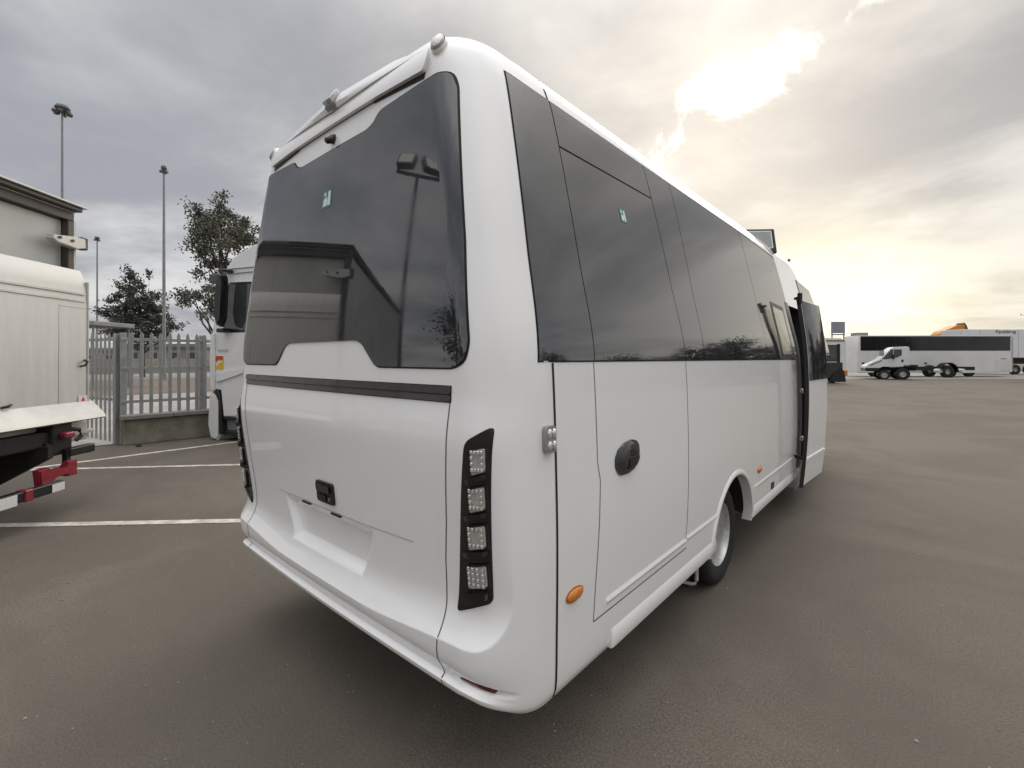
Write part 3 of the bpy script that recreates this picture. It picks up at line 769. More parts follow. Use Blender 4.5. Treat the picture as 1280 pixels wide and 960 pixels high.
# ---------------------------------------------------------------- trees
BARK = mat('bark', (.085, .068, .055), .9, var=.4, vscale=8, bump=.5, bscale=20)
def leaf_mat(name, c1, c2):
    m = bpy.data.materials.new(name); m.use_nodes = True; t = m.node_tree; b = t.nodes['Principled BSDF']; K = N(t)
    co = K.n('ShaderNodeTexCoord').outputs['Object']
    f = K.sm(K.noise(co, 1.7, 4, .6), .35, .68)
    t.links.new(K.mix(f, tuple(c1)+(1,), tuple(c2)+(1,)), b.inputs['Base Color']); b.inputs['Roughness'].default_value = .65
    return m
LEAF1 = leaf_mat('foliage_grey_green', (.065, .066, .048), (.135, .128, .094))
LEAF2 = leaf_mat('foliage_dark', (.042, .048, .036), (.085, .088, .064))
def make_tree(label, loc, blobs, leaf, clumps, per, ls, lm, trunk_r, cat='tree', group=None, seed=1, needle=False, rz=0.):
    rnd = random.Random(seed)
    T = thing('tree', label, cat, loc, rz, group)
    bmt = bmesh.new(); bml = bmesh.new()
    topz = max(b[2] for b in blobs)
    base = Vector((0, 0, 0)); spine = [Vector((.0, 0, 0))]
    for i in range(1, 9): spine.append(Vector((rnd.uniform(-.12, .12)*i*.3, rnd.uniform(-.12, .12)*i*.3, topz*i/8)))
    add_path(bmt, spine, [trunk_r*(1-.82*i/8) for i in range(9)], 9)
    vol = [b[3]*b[4]*b[5] for b in blobs]; tot = sum(vol)
    for bi, (bx, by, bz, rx, ry, rz_) in enumerate(blobs):
        c = Vector((bx, by, bz))
        # limb from the trunk to this part of the crown
        st = spine[max(1, min(7, int(8*(bz*.72)/topz)))]
        mid = st.lerp(c, .5)+Vector((rnd.uniform(-.2, .2), rnd.uniform(-.2, .2), -.1*rz_))
        add_path(bmt, [st, mid, c], [trunk_r*.34, trunk_r*.22, trunk_r*.08], 6)
        n = max(4, int(clumps*vol[bi]/tot))
        for k in range(n):
            while True:
                p = Vector((rnd.uniform(-1, 1), rnd.uniform(-1, 1), rnd.uniform(-1, 1)))
                if .25 < p.length < 1: break
            p = Vector((p.x*rx, p.y*ry, p.z*rz_))+c
            if rnd.random() < .5: add_path(bmt, [c.lerp(p, .15), c.lerp(p, .6)+Vector((0, 0, -.05)), p], [trunk_r*.07, trunk_r*.05, trunk_r*.02], 4)
            cr = ls*rnd.uniform(1.2, 2.5)
            ax = (p-c).normalized() if (p-c).length > .01 else Vector((0, 0, 1))
            for q in range(per):
                d = Vector((rnd.gauss(0, .5), rnd.gauss(0, .5), rnd.gauss(0, .42)))*cr
                if needle: d = d*.6+ax*rnd.uniform(0, 1.6)*cr
                lp = p+d
                u = Vector((rnd.uniform(-1, 1), rnd.uniform(-1, 1), rnd.uniform(-1, 1))).normalized(); w = u.orthogonal().normalized()
                s1 = ls*rnd.uniform(.55, 1.1); s2 = s1*rnd.uniform(.35, .6)
                vs_ = [bml.verts.new(lp+u*a*s1+w*b*s2) for a, b in ((-.5, 0), (0, -.5), (.5, 0), (0, .5))]
                bml.faces.new(vs_)
    link('trunk', mesh_of(bmt), T, BARK, 60)
    link('crown', mesh_of(bml, False), T, lm)
    return T
def at(px, D):          # a spot on the ground, D metres ahead of the camera position along its heading
    h = math.radians(41.2); F = Vector((-math.sin(h), math.cos(h), 0)); R = Vector((math.cos(h), math.sin(h), 0))
    return F*D+R*((px-640)/588*D)
H41 = math.radians(41.2)
make_tree('tall loose grey-green tree rising behind the white lorry cab', at(276, 22), [
    (-.1, 0, 7.4, 1.35, 1.3, 1.2), (-.9, 0, 8.3, .5, .6, .75), (-.1, .2, 9.0, .42, .5, .75), (-.55, 0, 7.9, .7, .7, .8), (.5, .2, 8.0, .75, .8, .7), (-1.15, .1, 6.7, .5, .6, .35),
    (.9, .1, 7.0, .7, .8, .7), (1.7, .3, 7.2, .6, .8, .6), (-.3, 0, 5.8, 1.0, .9, .5), (-1.25, .1, 4.35, .7, .7, .45), (-.5, -.2, 3.6, .5, .6, .5), (.2, .1, 4.6, 1.0, 1, .8), (-1.5, 0, 4.5, .5, .5, .25), (.6, 0, 6.0, 1.0, 1, 1.0)],
    None, 130, 85, .17, LEAF1, .17, group='trees beyond the fence', seed=4, rz=H41)
make_tree('dark evergreen tree with two pointed tops beyond the palisade', at(178, 40), [
    (-1.1, 0, 8.0, .55, .7, 1.2), (-1.0, 0, 6.6, 1.1, 1.1, 1.0), (.55, 0, 7.6, .5, .7, 1.1), (.5, .2, 6.3, 1.0, 1, 1.0), (-2.0, 0, 5.3, 1.2, 1.0, .45), (-2.7, 0, 4.95, .8, .8, .3), (-.3, 0, 5.2, 1.7, 1.5, .8),
    (1.3, 0, 4.9, .9, 1.0, .6), (2.3, .2, 4.0, .6, .8, .6), (-.5, 0, 4.0, 1.9, 1.6, .8), (1.2, 0, 3.9, 1.0, 1, .6)],
    None, 170, 80, .26, LEAF2, .22, group='trees beyond the fence', seed=9, needle=True, rz=H41)
rt = random.Random(12)
# trees standing behind the viewpoint (they show in the coach's rear glass)
for (x, y, s, lab, sd) in ((-17.4, -16.4, 1.2, 'dark bushy tree mirrored at the right edge of the coach rear window', 21), (-17.0, -22.5, 1.2, 'dark broad tree mirrored low in the coach rear window', 22)):
    make_tree(lab, (x, y, 0), [(0, 0, 3.6*s, 1.7*s, 1.7*s, 1.6*s), (.9*s, .3, 4.8*s, 1.0*s, 1.0*s, 1.0*s), (-.9*s, -.4, 4.2*s, 1.1*s, 1.1*s, 1.1*s), (.2, 0, 2.4*s, 1.6*s, 1.6*s, .9*s)], None, 150, 36, .26, LEAF2, .2, group='trees behind the viewpoint', seed=sd)
# trees to the right of the yard, mirrored low in the coach's side glass
proto = None
for k in range(9):
    hd = math.radians(9.5+3.3*k); r_ = 47+4*math.sin(k*2.1); s = 1.15+.25*math.sin(k*1.7)
    p_ = (r_*math.sin(hd), r_*math.cos(hd), 0)
    if proto is None:
        proto = make_tree('leafy tree of the row mirrored low in the coach side windows', p_, [(0, 0, 3.6, 2.2, 2.2, 1.7), (1.1, .3, 5.0, 1.4, 1.4, 1.1), (-1.1, -.4, 4.6, 1.5, 1.5, 1.2), (.2, 0, 2.2, 2.3, 2.3, 1.2), (0, 0, 1.0, 2.2, 2.0, .9)], None, 170, 34, .30, LEAF2, .24, group='trees along the right side of the yard', seed=31)
    else:
        t2 = proto.copy(); COL.objects.link(t2); t2.location = p_; t2.rotation_euler = (0, 0, k*1.3); t2.scale = (s, s, s*(.9+.1*math.sin(k)))
        for c_ in proto.children: c2 = c_.copy(); COL.objects.link(c2); c2.parent = t2

# ---------------------------------------------------------------- lamp masts
MAST = mat('galvanised_mast', (.30, .30, .31), .5, metal=.5, var=.2, vscale=3)
def mast(label, p, h, r, head, big=False):
    T = thing('lamp_mast', label, 'lamp post', p, H41, 'tall lamp masts beyond the fence')
    bm = bmesh.new(); add_tube(bm, (0, 0, 0), (0, 0, h), r, r*.55, 12); link('pole', mesh_of(bm), T, MAST, 40)
    bm = bmesh.new(); add_tube(bm, (0, 0, 0), (0, 0, .5), r*1.8, r*1.6, 12); link('base', mesh_of(bm), T, MAST, 40)
    bm = bmesh.new()
    add_tube(bm, (0, 0, h-.1), (0, 0, h+.15), head*.5, head*.95, 16)
    add_tube(bm, (0, 0, h+.15), (0, 0, h+.32), head*1.0, head*.8, 16)
    link('crown_ring', mesh_of(bm), T, mat('mast_dark', (.10, .10, .105), .5, var=.2, vscale=4), 40)
    bm = bmesh.new()
    for k in range(6 if big else 3):
        t = k*math.pi/3*(1 if big else 2); M = Matrix.Translation((head*.8*math.cos(t), head*.8*math.sin(t), h-.12)) @ Matrix.Rotation(t, 4, 'Z')
        add_box(bm, -.10, .12 if not big else .18, -.10, .10, -.09, .09, .02, 1, M)
    link('floodlights', mesh_of(bm), T, MATS['mast_dark'])
    return T
mast('tall lamp mast with big round head, left above the box lorry', at(78, 30), 17.4, .11, .40, True)
mast('tall slim lamp mast beside the dark evergreen', at(205, 35), 15.6, .13, .20)
mast('farthest and lowest-looking lamp mast, between the other two masts', at(121.5, 60), 16.8, .13, .28)
# twin floodlight post behind the viewpoint (mirrored in the rear glass)
FP = thing('floodlight_post', 'post with two square floodlights, mirrored in the coach rear window', 'lamp post', (-10.9, -6.2, 0), math.radians(127))
bm = bmesh.new(); add_tube(bm, (0, 0, 0), (0, 0, 8.25), .08, .055, 12); link('pole', mesh_of(bm), FP, mat('mast_dark', (.1, .1, .1)), 40)
bm = bmesh.new(); add_box(bm, -.75, .75, -.05, .05, 8.2, 8.3, .01); link('crossbar', mesh_of(bm), FP, MATS['mast_dark'])
for s in (-1, 1):
    bm = bmesh.new(); add_box(bm, -.21, .21, -.08, .08, -.2, .2, .02, 2)
    fl = link('floodlight', mesh_of(bm), FP, MATS['mast_dark']); fl.location = (s*.42, -.06, 8.62); fl.scale = (1.5, 1.5, 1.5); fl.rotation_euler = (math.radians(-30), 0, s*.35)
    box('floodlight_glass', fl, CLEARL, -.17, .17, -.086, -.081, -.16, .16, .002)
# ---------------------------------------------------------------- palisade fence, gate and low wall
FG = mat('palisade_steel', (.37, .38, .37), .6, metal=.25, var=.25, vscale=5)
CONC = mat('mossy_concrete', (.25, .235, .19), .9, var=.4, vscale=3, bump=.4, bscale=30, var_col=(.13, .125, .085))
def pale_mesh(h, w=.062):
    bm = bmesh.new(); t = .003; sec = []
    prof = [(-w/2, .0), (-w*.2, -.016), (0, -.010), (w*.2, -.016), (w/2, 0), (w/2, .004), (w*.2, -.011), (0, -.005), (-w*.2, -.011), (-w/2, .004)]
    for z, k in ((0, 1), (h-.06, 1), (h, .25)):
        sec.append([bm.verts.new((x*k, y, z)) for x, y in prof])
    for a, b in zip(sec, sec[1:]):
        for i in range(10): bm.faces.new((a[i], a[(i+1) % 10], b[(i+1) % 10], b[i]))
    bm.faces.new(sec[0][::-1]); bm.faces.new(sec[-1])
    me = mesh_of(bm); me.materials.append(FG); return me
def palisade(name, label, cat, a, b, z0, z1, step, posts, rails, thick_first=True):
    a, b = Vector(a+(0,)), Vector(b+(0,)); d = b-a; L = d.length; ang = math.atan2(d.y, d.x)
    T = thing(name, label, cat, a, ang)
    pm = pale_mesh(z1-z0)
    n = int(L/step)
    for i in range(1, n+1):
        o = bpy.data.objects.new('pale', pm); COL.objects.link(o); o.parent = T
        o.location = (i*step, .0, z0+rnd_f.uniform(-.008, .008)); o.rotation_euler = (0, rnd_f.uniform(-.006, .006), 0)
    for x in posts:
        box('post', T, FG, x-.05, x+.05, .02, .12, .0, z1-.02, .006)
    for z in rails:
        box('rail', T, FG, 0, L, .006, .04, z-.028, z+.028, .004)
    return T
rnd_f = random.Random(5)
palisade('palisade_fence', 'grey steel palisade fence standing on the low concrete wall', 'fence', (-11.28, 1.80), (-11.28, 5.0), .56, 2.12, .152, (.04, 1.33, 2.75), (.80, 1.43, 1.98))
palisade('palisade_gate', 'tall grey palisade gate reaching the ground beside the concrete wall', 'gate', (-13.6, 1.12), (-11.36, 1.72), .07, 2.10, .165, (2.25,), (.85, 1.43, 1.98))
WL = thing('low_wall', 'low mossy concrete wall under the palisade fence', 'wall', (-11.28, 1.80, 0), math.pi/2)
bm = bmesh.new(); add_box(bm, 0.02, 3.2, -.14, .14, 0, .47, .015, 2); link('wall_body', mesh_of(bm), WL, CONC)
for i in range(4): box('coping_stone', WL, mat('coping', (.27, .265, .25), .85, var=.3, vscale=5, bump=.2), -.02+.8*i, .772+.8*i, -.19, .19, .475+.004*(i % 2), .555+.004*(i % 2), .012, 2)
bm = bmesh.new(); add_box(bm, 0, .16, 0, .11, 0, .035, .015, 2, Matrix.Rotation(.4, 4, 'Z')); o = link('crumpled_litter', mesh_of(bm), None, mat('litter_white', (.6, .58, .55), .7, var=.2, vscale=30)); o.location = (-10.95, 1.18, .0); tag(o, 'small white scrap of litter on the tarmac in front of the gate', 'litter')
bm = bmesh.new(); add_box(bm, 0, .14, 0, .08, 0, .03, .012, 2); o = link('dark_scrap', mesh_of(bm), None, UNDER); o.location = (-10.95, 1.95, 0); tag(o, 'small black scrap lying at the foot of the low wall', 'litter')
# ---------------------------------------------------------------- beyond the fence
SH = thing('shelter', 'flat grey canopy on thin posts beyond the gate', 'shelter', at(96, 25), H41)
box('canopy', SH, mat('canopy_grey', (.30, .30, .29), .7, var=.2, vscale=1), -3.2, 2.05, -1.3, 1.3, 3.30, 3.52, .02)
for x in (-3, -.6, 1.85):
    for y in (-1.1, 1.1):
        bm = bmesh.new(); add_tube(bm, (x, y, 0), (x, y, 3.3), .05, n=8); link('post', mesh_of(bm), SH, MAST, 40)
BW = thing('boundary_wall', 'long pale boundary wall across the road behind the fence', 'wall', (-63, -30, 0), math.pi/2)
for i in range(16): 
    box('wall_panel', BW, mat('wall_beige', (.33, .31, .27), .9, var=.25, vscale=.8), 5*i, 5*i+4.9, 0, .2, 0, 1.55, .01)
    box('pillar', BW, MATS['wall_beige'], 5*i-.16, 5*i+.06, -.06, .26, 0, 1.75, .01)
def low_house(label, p, w, d, h, c, rz):
    T = thing('warehouse', label, 'building', p, rz, 'buildings beyond the road')
    box('wall', T, c, -w/2, w/2, 0, d, 0, h, .02)
    prism('roof', T, mat('roof_grey', (.22, .215, .21), .8, var=.2, vscale=.7), [(-w/2-.3, h+.003), (w/2+.3, h+.003), (w/2, h+.55), (-w/2, h+.55)], -.3, d+.3)
    for i in range(int(w/3)):
        x = -w/2+1.5+3*i
        f = box('window', T, mat('win_frame', (.4, .4, .4), .5), x-.6, x+.6, -.05, .05, h*.45, h*.8, .01)
        box('pane', f, GLASS2, x-.52, x+.52, -.06, -.052, h*.48, h*.77, .002)
low_house('low grey building far beyond the palisade, behind the dark evergreen', at(205, 72), 12, 8, 3.3, mat('wall_grey', (.27, .26, .25), .85, var=.2, vscale=.6), H41)
low_house('low pale building far beyond the gate, under the canopy', at(118, 80), 10, 8, 2.8, mat('wall_pale', (.40, .38, .35), .85, var=.2, vscale=.6), H41)
# ---------------------------------------------------------------- box lorry with folded tail lift (left edge)
LT = thing('box_lorry', 'white box lorry with its aluminium tail lift folded up, at the left edge', 'lorry', (-7.37, .744, 0), math.radians(-45))
TW = mat('lorry_white', (.62, .605, .57), .45, var=.2, vscale=2.5, coat=.2)
TCUR = mat('lorry_door_grey', (.52, .525, .50), .5, var=.15, vscale=2)
FRM = mat('lorry_frame', (.095, .080, .070), .55, var=.3, vscale=6)
ALU = mat('brushed_aluminium', (.61, .605, .59), .5, metal=.4, var=.12, vscale=1.4, stretch=(9, 9, .8), bump=.05, bscale=30)
ALU2 = mat('aluminium_edge', (.64, .63, .60), .5, metal=.35, var=.2, vscale=4)
box('cargo_box', LT, TW, 0.03, 2.47, -6.5, -.12, 1.0, 3.28, .02, 2)
box('roof_cap', LT, FRM, -.02, 2.52, -6.55, .10, 3.30, 3.345, .01)
box('roof_edge', LT, ALU2, -.05, 2.55, -6.55, .13, 3.347, 3.365, .004)
box('frame_beam', LT, FRM, .0, 2.5, -.118, .02, 3.19, 3.285, .008)
box('frame_rail', LT, ALU2, .0, 2.5, -.10, .03, 3.286, 3.299, .003)
for x0 in (.005, 2.415): box('frame_post', LT, FRM, x0, x0+.08, -.118, .02, .98, 3.188, .006)
box('corner_strip', LT, TW, -.03, .003, -.3, .012, .98, 3.2, .004)
for i in range(2): 
    box('rear_door', LT, TCUR, .09+1.162*i, 1.248+1.162*i, -.115, -.05, 1.0, 3.185, .006)
for (x, s) in ((.02, 1), (2.48, -1)):
    q = [(x-.07*s, 2.90), (x-.06*s, 3.00), (x+.06*s, 3.0), (x+.34*s, 2.955), (x+.36*s, 2.915), (x+.30*s, 2.885), (x+.05*s, 2.865)]
    bk = prism('door_hinge', LT, ALU2, q, .02, .11, 'y', .008)
    box('hinge_block', bk, FRM, min(x-.11*s, x-.02*s), max(x-.11*s, x-.02*s), .015, .10, 2.88, 3.02, .008)
    for k in (.12, .28): 
        bm = bmesh.new(); add_tube(bm, (x+k*s, .11, 2.94), (x+k*s, .125, 2.94), .016, n=8); link('bolt', mesh_of(bm), bk, FRM, 40)
# folded platform: a tapered slab, its tip rounded at the top
prof = [(.03, 1.02), (.15, 1.02), (.155, 2.2), (.145, 2.42), (.12, 2.55), (.085, 2.625), (.05, 2.635), (.03, 2.6)]
pl = prism('tail_lift_platform', LT, ALU, prof, .0, 2.45, 'x', .006, 40)
for i, z in enumerate((2.28, 2.36, 2.44, 2.52)):
    box('platform_rib', pl, ALU2, .03, 2.42, .15-.012*i*(i > 1), .164-.013*i*(i > 1), z-.022, z+.006, .003)
box('platform_edge', pl, ALU2, -.022, -.002, .02, .165, 1.0, 2.50, .006)
for i in range(3): box('platform_plank_joint', pl, ALU2, .36+.75*i, .364+.75*i, .150, .157, 1.12, 2.2, .001)
box('platform_seam', pl, ALU2, .01, .36, .152, .159, 2.19, 2.195, .001)
stq = box('warning_sticker', pl, mat('sticker_paper', (.75, .70, .68), .5, var=.1, vscale=40), -.0, .12, .155, .160, 1.08, 1.195, .001)
box('sticker_band', stq, mat('sticker_red', (.55, .03, .04), .5, var=.1, vscale=40), -.0+.008, .112, .161, .163, 1.085, 1.118, .0005)
prism('sticker_mark', stq, MATS['sticker_red'], [(.035, 1.135), (.085, 1.135), (.06, 1.185)], .161, .163, 'y')
bm = bmesh.new(); add_path(bm, [(.03, .155, 1.60), (.05, .20, 1.58), (.07, .19, 1.54), (.10, .16, 1.53)], .012, 8); link('platform_catch', mesh_of(bm), pl, BLACK, 40)
bm = bmesh.new(); add_path(bm, [(.88, .155, 1.17), (.94, .19, 1.16), (.98, .16, 1.15)], .012, 8); link('platform_catch', mesh_of(bm), pl, BLACK, 40)
# the sloping bottom lip
lipq = [(.03, 1.02), (.16, 1.13), (.30, .985), (.315, .945), (.29, .93), (.03, .94)]
prism('platform_lip', LT, ALU2, lipq, -.07, 2.5, 'x', .008, 40)
box('rear_cross_beam', LT, TW, -.08, 2.5, -.10, .10, .68, .90, .015, 2)
box('beam_step', LT, ALU2, -.10, 2.52, .10, .16, .76, .80, .006)
# lift gear under the platform
box('lift_cylinder_beam', LT, UNDER, .30, 2.3, .05, .22, .70, .86, .02, 2)
for x in (.55, 1.75):
    prism('lift_arm', LT, BLACK, [(-.9, .62), (-.85, .74), (.18, .80), (.26, .72), (.22, .60), (.0, .56)], x, x+.07, 'x', .01)
box('lift_bracket', LT, UNDER, .32, .56, .05, .26, .60, .93, .02, 2)
bm = bmesh.new(); add_path(bm, [(.34, .24, .86), (.26, .28, .84), (.22, .27, .76), (.27, .25, .72)], .022, 8); link('lift_hose', mesh_of(bm), LT, BLACK, 50)
box('red_lamp', LT, mat('lorry_red', (.26, .018, .035), .35, var=.2, vscale=20, coat=.3), .38, .50, .27, .34, .78, .84, .015, 2)
rb = prism('red_lift_roller', LT, MATS['lorry_red'], [(.82, .36), (.84, .52), (.74, .53), (.66, .48), (.52, .475), (.51, .54), (.40, .54), (.40, .38), (.51, .385), (.53, .43), (.66, .42), (.72, .35)], .30, .38, 'y', .012)
box('underrun_stub', LT, BLACK, .12, .44, .26, .34, .575, .665, .012, 2)
prism('underrun_hanger', LT, BLACK, [(.42, .40), (.47, .40), (.47, .66), (.36, .66), (.36, .61), (.42, .61)], .27, .32, 'y', .006)
box('underrun_bar', LT, BLACK, .63, 1.95, .36, .44, .28, .38, .012, 2)
box('reflector_plate', LT, mat('plate_white', (.72, .71, .70), .4, var=.15, vscale=40), .64, .78, .442, .447, .285, .365, .002)
box('red_end_cap', LT, MATS['lorry_red'], .98, 1.06, .35, .455, .275, .385, .008)
box('number_plate', LT, MATS['plate_white'], 1.14, 1.62, .449, .454, .27, .37, .002)
for x in (.35, 2.15):
    prism('chassis_rail', LT, UNDER, [(-6.0, .72), (-6.0, .96), (0.0, .96), (0.0, .78)], x-.05, x+.05, 'x')
for x in (.30, .62, 1.88, 2.20):
    wr = wheel(LT, x, -1.9, 1 if x > 1 else -1, r=.46, w=.26, name='wheel')
prism('chassis_gusset', LT, UNDER, [(-.7, .35), (-.2, .33), (.30, .60), (.30, .72), (-.7, .72)], .60, .66, 'x')
prism('chassis_gusset', LT, UNDER, [(-.7, .35), (-.2, .33), (.30, .60), (.30, .72), (-.7, .72)], 1.8, 1.86, 'x')

# ---------------------------------------------------------------- white tractor cab behind the coach
CT = thing('lorry_cab', 'white tractor lorry cab with tall dark mirror behind the coach', 'lorry', (-10.597, 3.135, 0), math.radians(20))
CW = mat('cab_white', (.74, .745, .74), .35, coat=.6, var=.1, vscale=2)
CG = mat('rear_panel_grey', (.035, .036, .038), .6, var=.3, vscale=10)  # dark grey of the parked minibus's rear panel
side_prof = [(-.02, .42), (-.10, .85), (-.11, 1.6), (-.09, 2.07), (.06, 2.9), (.16, 3.22), (.29, 3.36), (.49, 3.62), (.98, 3.80), (1.7, 3.9), (2.3, 3.92), (2.3, .95), (1.9, .95), (1.9, .42)]
prism('cab_shell', CT, CW, side_prof, .02, 2.48, 'y', .05, 40)
prism('bumper', CT, CW, [(-.09, .05), (-.13, .30), (-.13, .86), (-.06, .93), (.07, .90), (.17, .80), (.17, .10), (.10, .0)], -.03, 2.53, 'y', .03, 40)
prism('bumper_gap', CT, BLACK, [(.00, .95), (.09, 1.02), (.20, .98), (.235, .70), (.25, .40), (.30, .15), (.17, .12), (.172, .78), (.10, .90)], -.035, .06, 'y', .008)
prism('front_corner', CT, CW, [(-.10, .97), (-.12, 1.6), (-.10, 2.12), (.02, 2.12), (.04, 1.6), (.03, .98)], -.012, .3, 'y', .015)
dr = prism('cab_door', CT, CW, [(.05, 1.0), (.22, 1.02), (.27, .48), (.75, .52), (1.25, .52), (1.27, 2.1), (1.22, 3.1), (.40, 3.12), (.20, 2.4), (.06, 2.1)], -.012, .03, 'y', .012)
prism('door_window', dr, GLASS2, [(.30, 2.16), (1.18, 2.16), (1.15, 3.04), (.46, 3.06), (.34, 2.75)], -.02, .0, 'y', .004)
prism('window_seal', dr, BLACK, [(.27, 2.12), (1.21, 2.12), (1.18, 3.08), (.44, 3.10), (.30, 2.76)], -.016, .0, 'y', .003)
prism('door_crease', dr, CW, [(.06, 1.34), (.9, 1.44), (1.25, 1.46), (1.25, 1.40), (.9, 1.36), (.3, 1.20), (.1, 1.14)], -.045, .0, 'y', .015)
box('door_handle', dr, BLACK, 1.0, 1.2, -.04, -.012, 1.62, 1.70, .01)
mr = prism('mirror_housing', CT, BLACK, [(.40, 2.26), (.38, 2.5), (.39, 2.96), (.44, 3.14), (.56, 3.24), (.60, 3.18), (.54, 3.04), (.54, 2.4), (.51, 2.22)], -.30, -.14, 'y', .04, 40)
box('mirror_arm', mr, BLACK, .30, .50, -.2, .02, 2.12, 2.20, .02)
box('mirror_arm', mr, BLACK, .34, .52, -.2, .02, 3.28, 3.34, .02)
box('sun_visor', CT, mat('visor_dark', (.06, .06, .065), .4, var=.2, vscale=10), -.14, .12, -.02, 2.52, 3.12, 3.30, .02)
for z in (3.27, 3.36): box('roof_line', CT, mat('cab_line', (.30, .30, .31), .5), .34, 2.2, -.004, .02, z, z+.015, .003)
hz = box('hazard_sticker', CT, mat('sticker_yellow', (.70, .46, .03), .5, var=.1, vscale=30), .06, .27, -.020, -.013, 1.41, 1.67, .001)
prism('sticker_mark', hz, mat('sticker_redmark', (.5, .05, .04), .5), [(.065, 1.56), (.265, 1.60), (.265, 1.665), (.065, 1.665)], -.0225, -.0205, 'y')
prism('sticker_mark', hz, mat('sticker_pale', (.75, .7, .62), .5), [(.075, 1.50), (.165, 1.60), (.20, 1.56), (.26, 1.58), (.25, 1.54), (.16, 1.52), (.10, 1.46)], -.0245, -.0228, 'y')
for i in range(5): box('model_letter', dr, mat('letter_tan', (.42, .36, .28), .5), .12+.06*i, .155+.06*i, -.0165, -.0135, 1.74, 1.80, .001)
for k, (z0, z1) in enumerate(((.12, .20), (.42, .48))):
    box('step', CT, BLACK, .26, 1.2, -.01, .3, z0, z1, .01)
box('step_housing', CT, mat('step_grey2', (.17, .17, .17), .6, var=.2, vscale=10), .28, 1.2, .05, .4, .20, .50, .01)
for y in (.28, 2.22): wheel(CT, 1.45, y, -1 if y < 1 else 1, r=.5, w=.3).rotation_euler = (0, 0, math.pi/2)
prism('chassis', CT, UNDER, [(.3, .55), (5.6, .62), (5.6, .9), (.3, .95)], .85, 1.65, 'y')
for y in (.36, 2.14): wheel(CT, 4.6, y, -1 if y < 1 else 1, r=.5, w=.5).rotation_euler = (0, 0, math.pi/2)
# ---------------------------------------------------------------- far side of the yard (right)
FW = mat('far_white', (.72, .715, .69), .45, coat=.3, var=.1, vscale=.8)
FGL = mat('far_glass', (.022, .024, .028), .08, spec=.5, var=.3, vscale=.7)
def S(D): return D/588
# white coach seen broadside
Dc = 41.4; k = S(Dc); o0 = at(1058, Dc)
CO = thing('coach', 'long white coach with one dark window band, parked broadside across the yard', 'coach', o0, H41)
X = lambda px: (px-1058)*k
Zp = lambda py, D=Dc: CAM_H+(448-py)*S(D)
prism('body', CO, FW, [(X(1072), .35), (X(1072.5), 2.6), (X(1074), Zp(421)), (X(1075), Zp(419.3)), (X(1264), Zp(419)), (X(1266), Zp(421)), (X(1266), .4), (X(1200), .33), (X(1193), .36), (X(1175), .36), (X(1110), .36)], 0, 1.9, 'y', .06, 40)
def fb(name, parent, m, x0, x1, y0, y1, dy=-.02, dz=.005): return box(name, parent, m, X(x0), X(x1), dy, dz, Zp(y1), Zp(y0), .008)
bounds = [1076, 1097, 1119, 1141, 1162, 1183, 1204, 1227, 1262.5]
for a, b in zip(bounds, bounds[1:]): fb('window', CO, FGL, a+.15, b-.15, 421.2, 438.0)
fb('window_backing', CO, RUBBER, 1075.5, 1263, 420.8, 438.4, -.012)
fb('roof_gutter', CO, mat('far_grey', (.35, .35, .34), .5), 1076, 1265, 419.9, 420.5, -.03)
fb('locker_flap', CO, mat('far_white2', (.66, .655, .63), .5, var=.1, vscale=1), 1244, 1263, 450, 464, -.012)
fb('grille', CO, mat('far_grey'  , (.35, .35, .34)), 1251, 1258, 447.5, 449, -.02)
for px in (1079, 1157): fb('flap_catch', CO, BLACK, px-1.6, px+1.6, 453, 455, -.02)
for px in (1095, 1214): 
    w_ = wheel(CO, X(px), .25, -1, r=.5, w=.3); w_.rotation_euler = (0, 0, math.pi/2)
fb('rear_edge', CO, mat('far_grey', (.35, .35, .34)), 1264.6, 1266.2, 422, 464, -.015)
# small white chassis cab
Dv = 36.6; kv = S(Dv); V0 = at(1083, Dv)
VN = thing('chassis_cab_van', 'small white chassis cab with bare wheels in front of the far coach', 'van', V0, math.radians(14))
XV = lambda px: (px-1083)*kv*.84; ZV = lambda py: Zp(py, Dv)
VWH = mat('van_white', (.70, .715, .72), .4, coat=.4, var=.1, vscale=1)
prism('cab', VN, VWH, [(XV(1083), ZV(463)), (XV(1082.5), ZV(458)), (XV(1085), ZV(456)), (XV(1100), ZV(449.5)), (XV(1112), ZV(436)), (XV(1116), ZV(434)), (XV(1131), ZV(433.4)), (XV(1133.5), ZV(435)), (XV(1134), ZV(458)), (XV(1112), ZV(459)), (XV(1109), ZV(457.5)), (XV(1103), ZV(457)), (XV(1098), ZV(459)), (XV(1096), ZV(463))], 0, 1.95, 'y', .05, 40)
prism('windscreen', VN, GLASS2, [(XV(1101.5), ZV(449)), (XV(1112.5), ZV(437)), (XV(1114.5), ZV(437)), (XV(1114.5), ZV(447)), (XV(1108), ZV(449))], -.012, .02, 'y')
prism('side_window', VN, GLASS2, [(XV(1115.2), ZV(437)), (XV(1124.5), ZV(437)), (XV(1124.5), ZV(444)), (XV(1119), ZV(447)), (XV(1115.2), ZV(447))], -.012, .02, 'y')
prism('front_screen', VN, GLASS2, [(.3, ZV(449)), (1.65, ZV(449)), (1.55, ZV(438)), (.4, ZV(438))], XV(1104), XV(1105), 'x')
box('door_handle', VN, BLACK, XV(1124), XV(1126.5), -.02, .01, ZV(452.5), ZV(449.5), .01)
box('mirror', VN, BLACK, XV(1113), XV(1115.5), -.25, -.05, ZV(449), ZV(443), .02)
box('front_bumper', VN, BLACK, XV(1082), XV(1098), -.02, 1.97, ZV(464), ZV(459.5), .03)
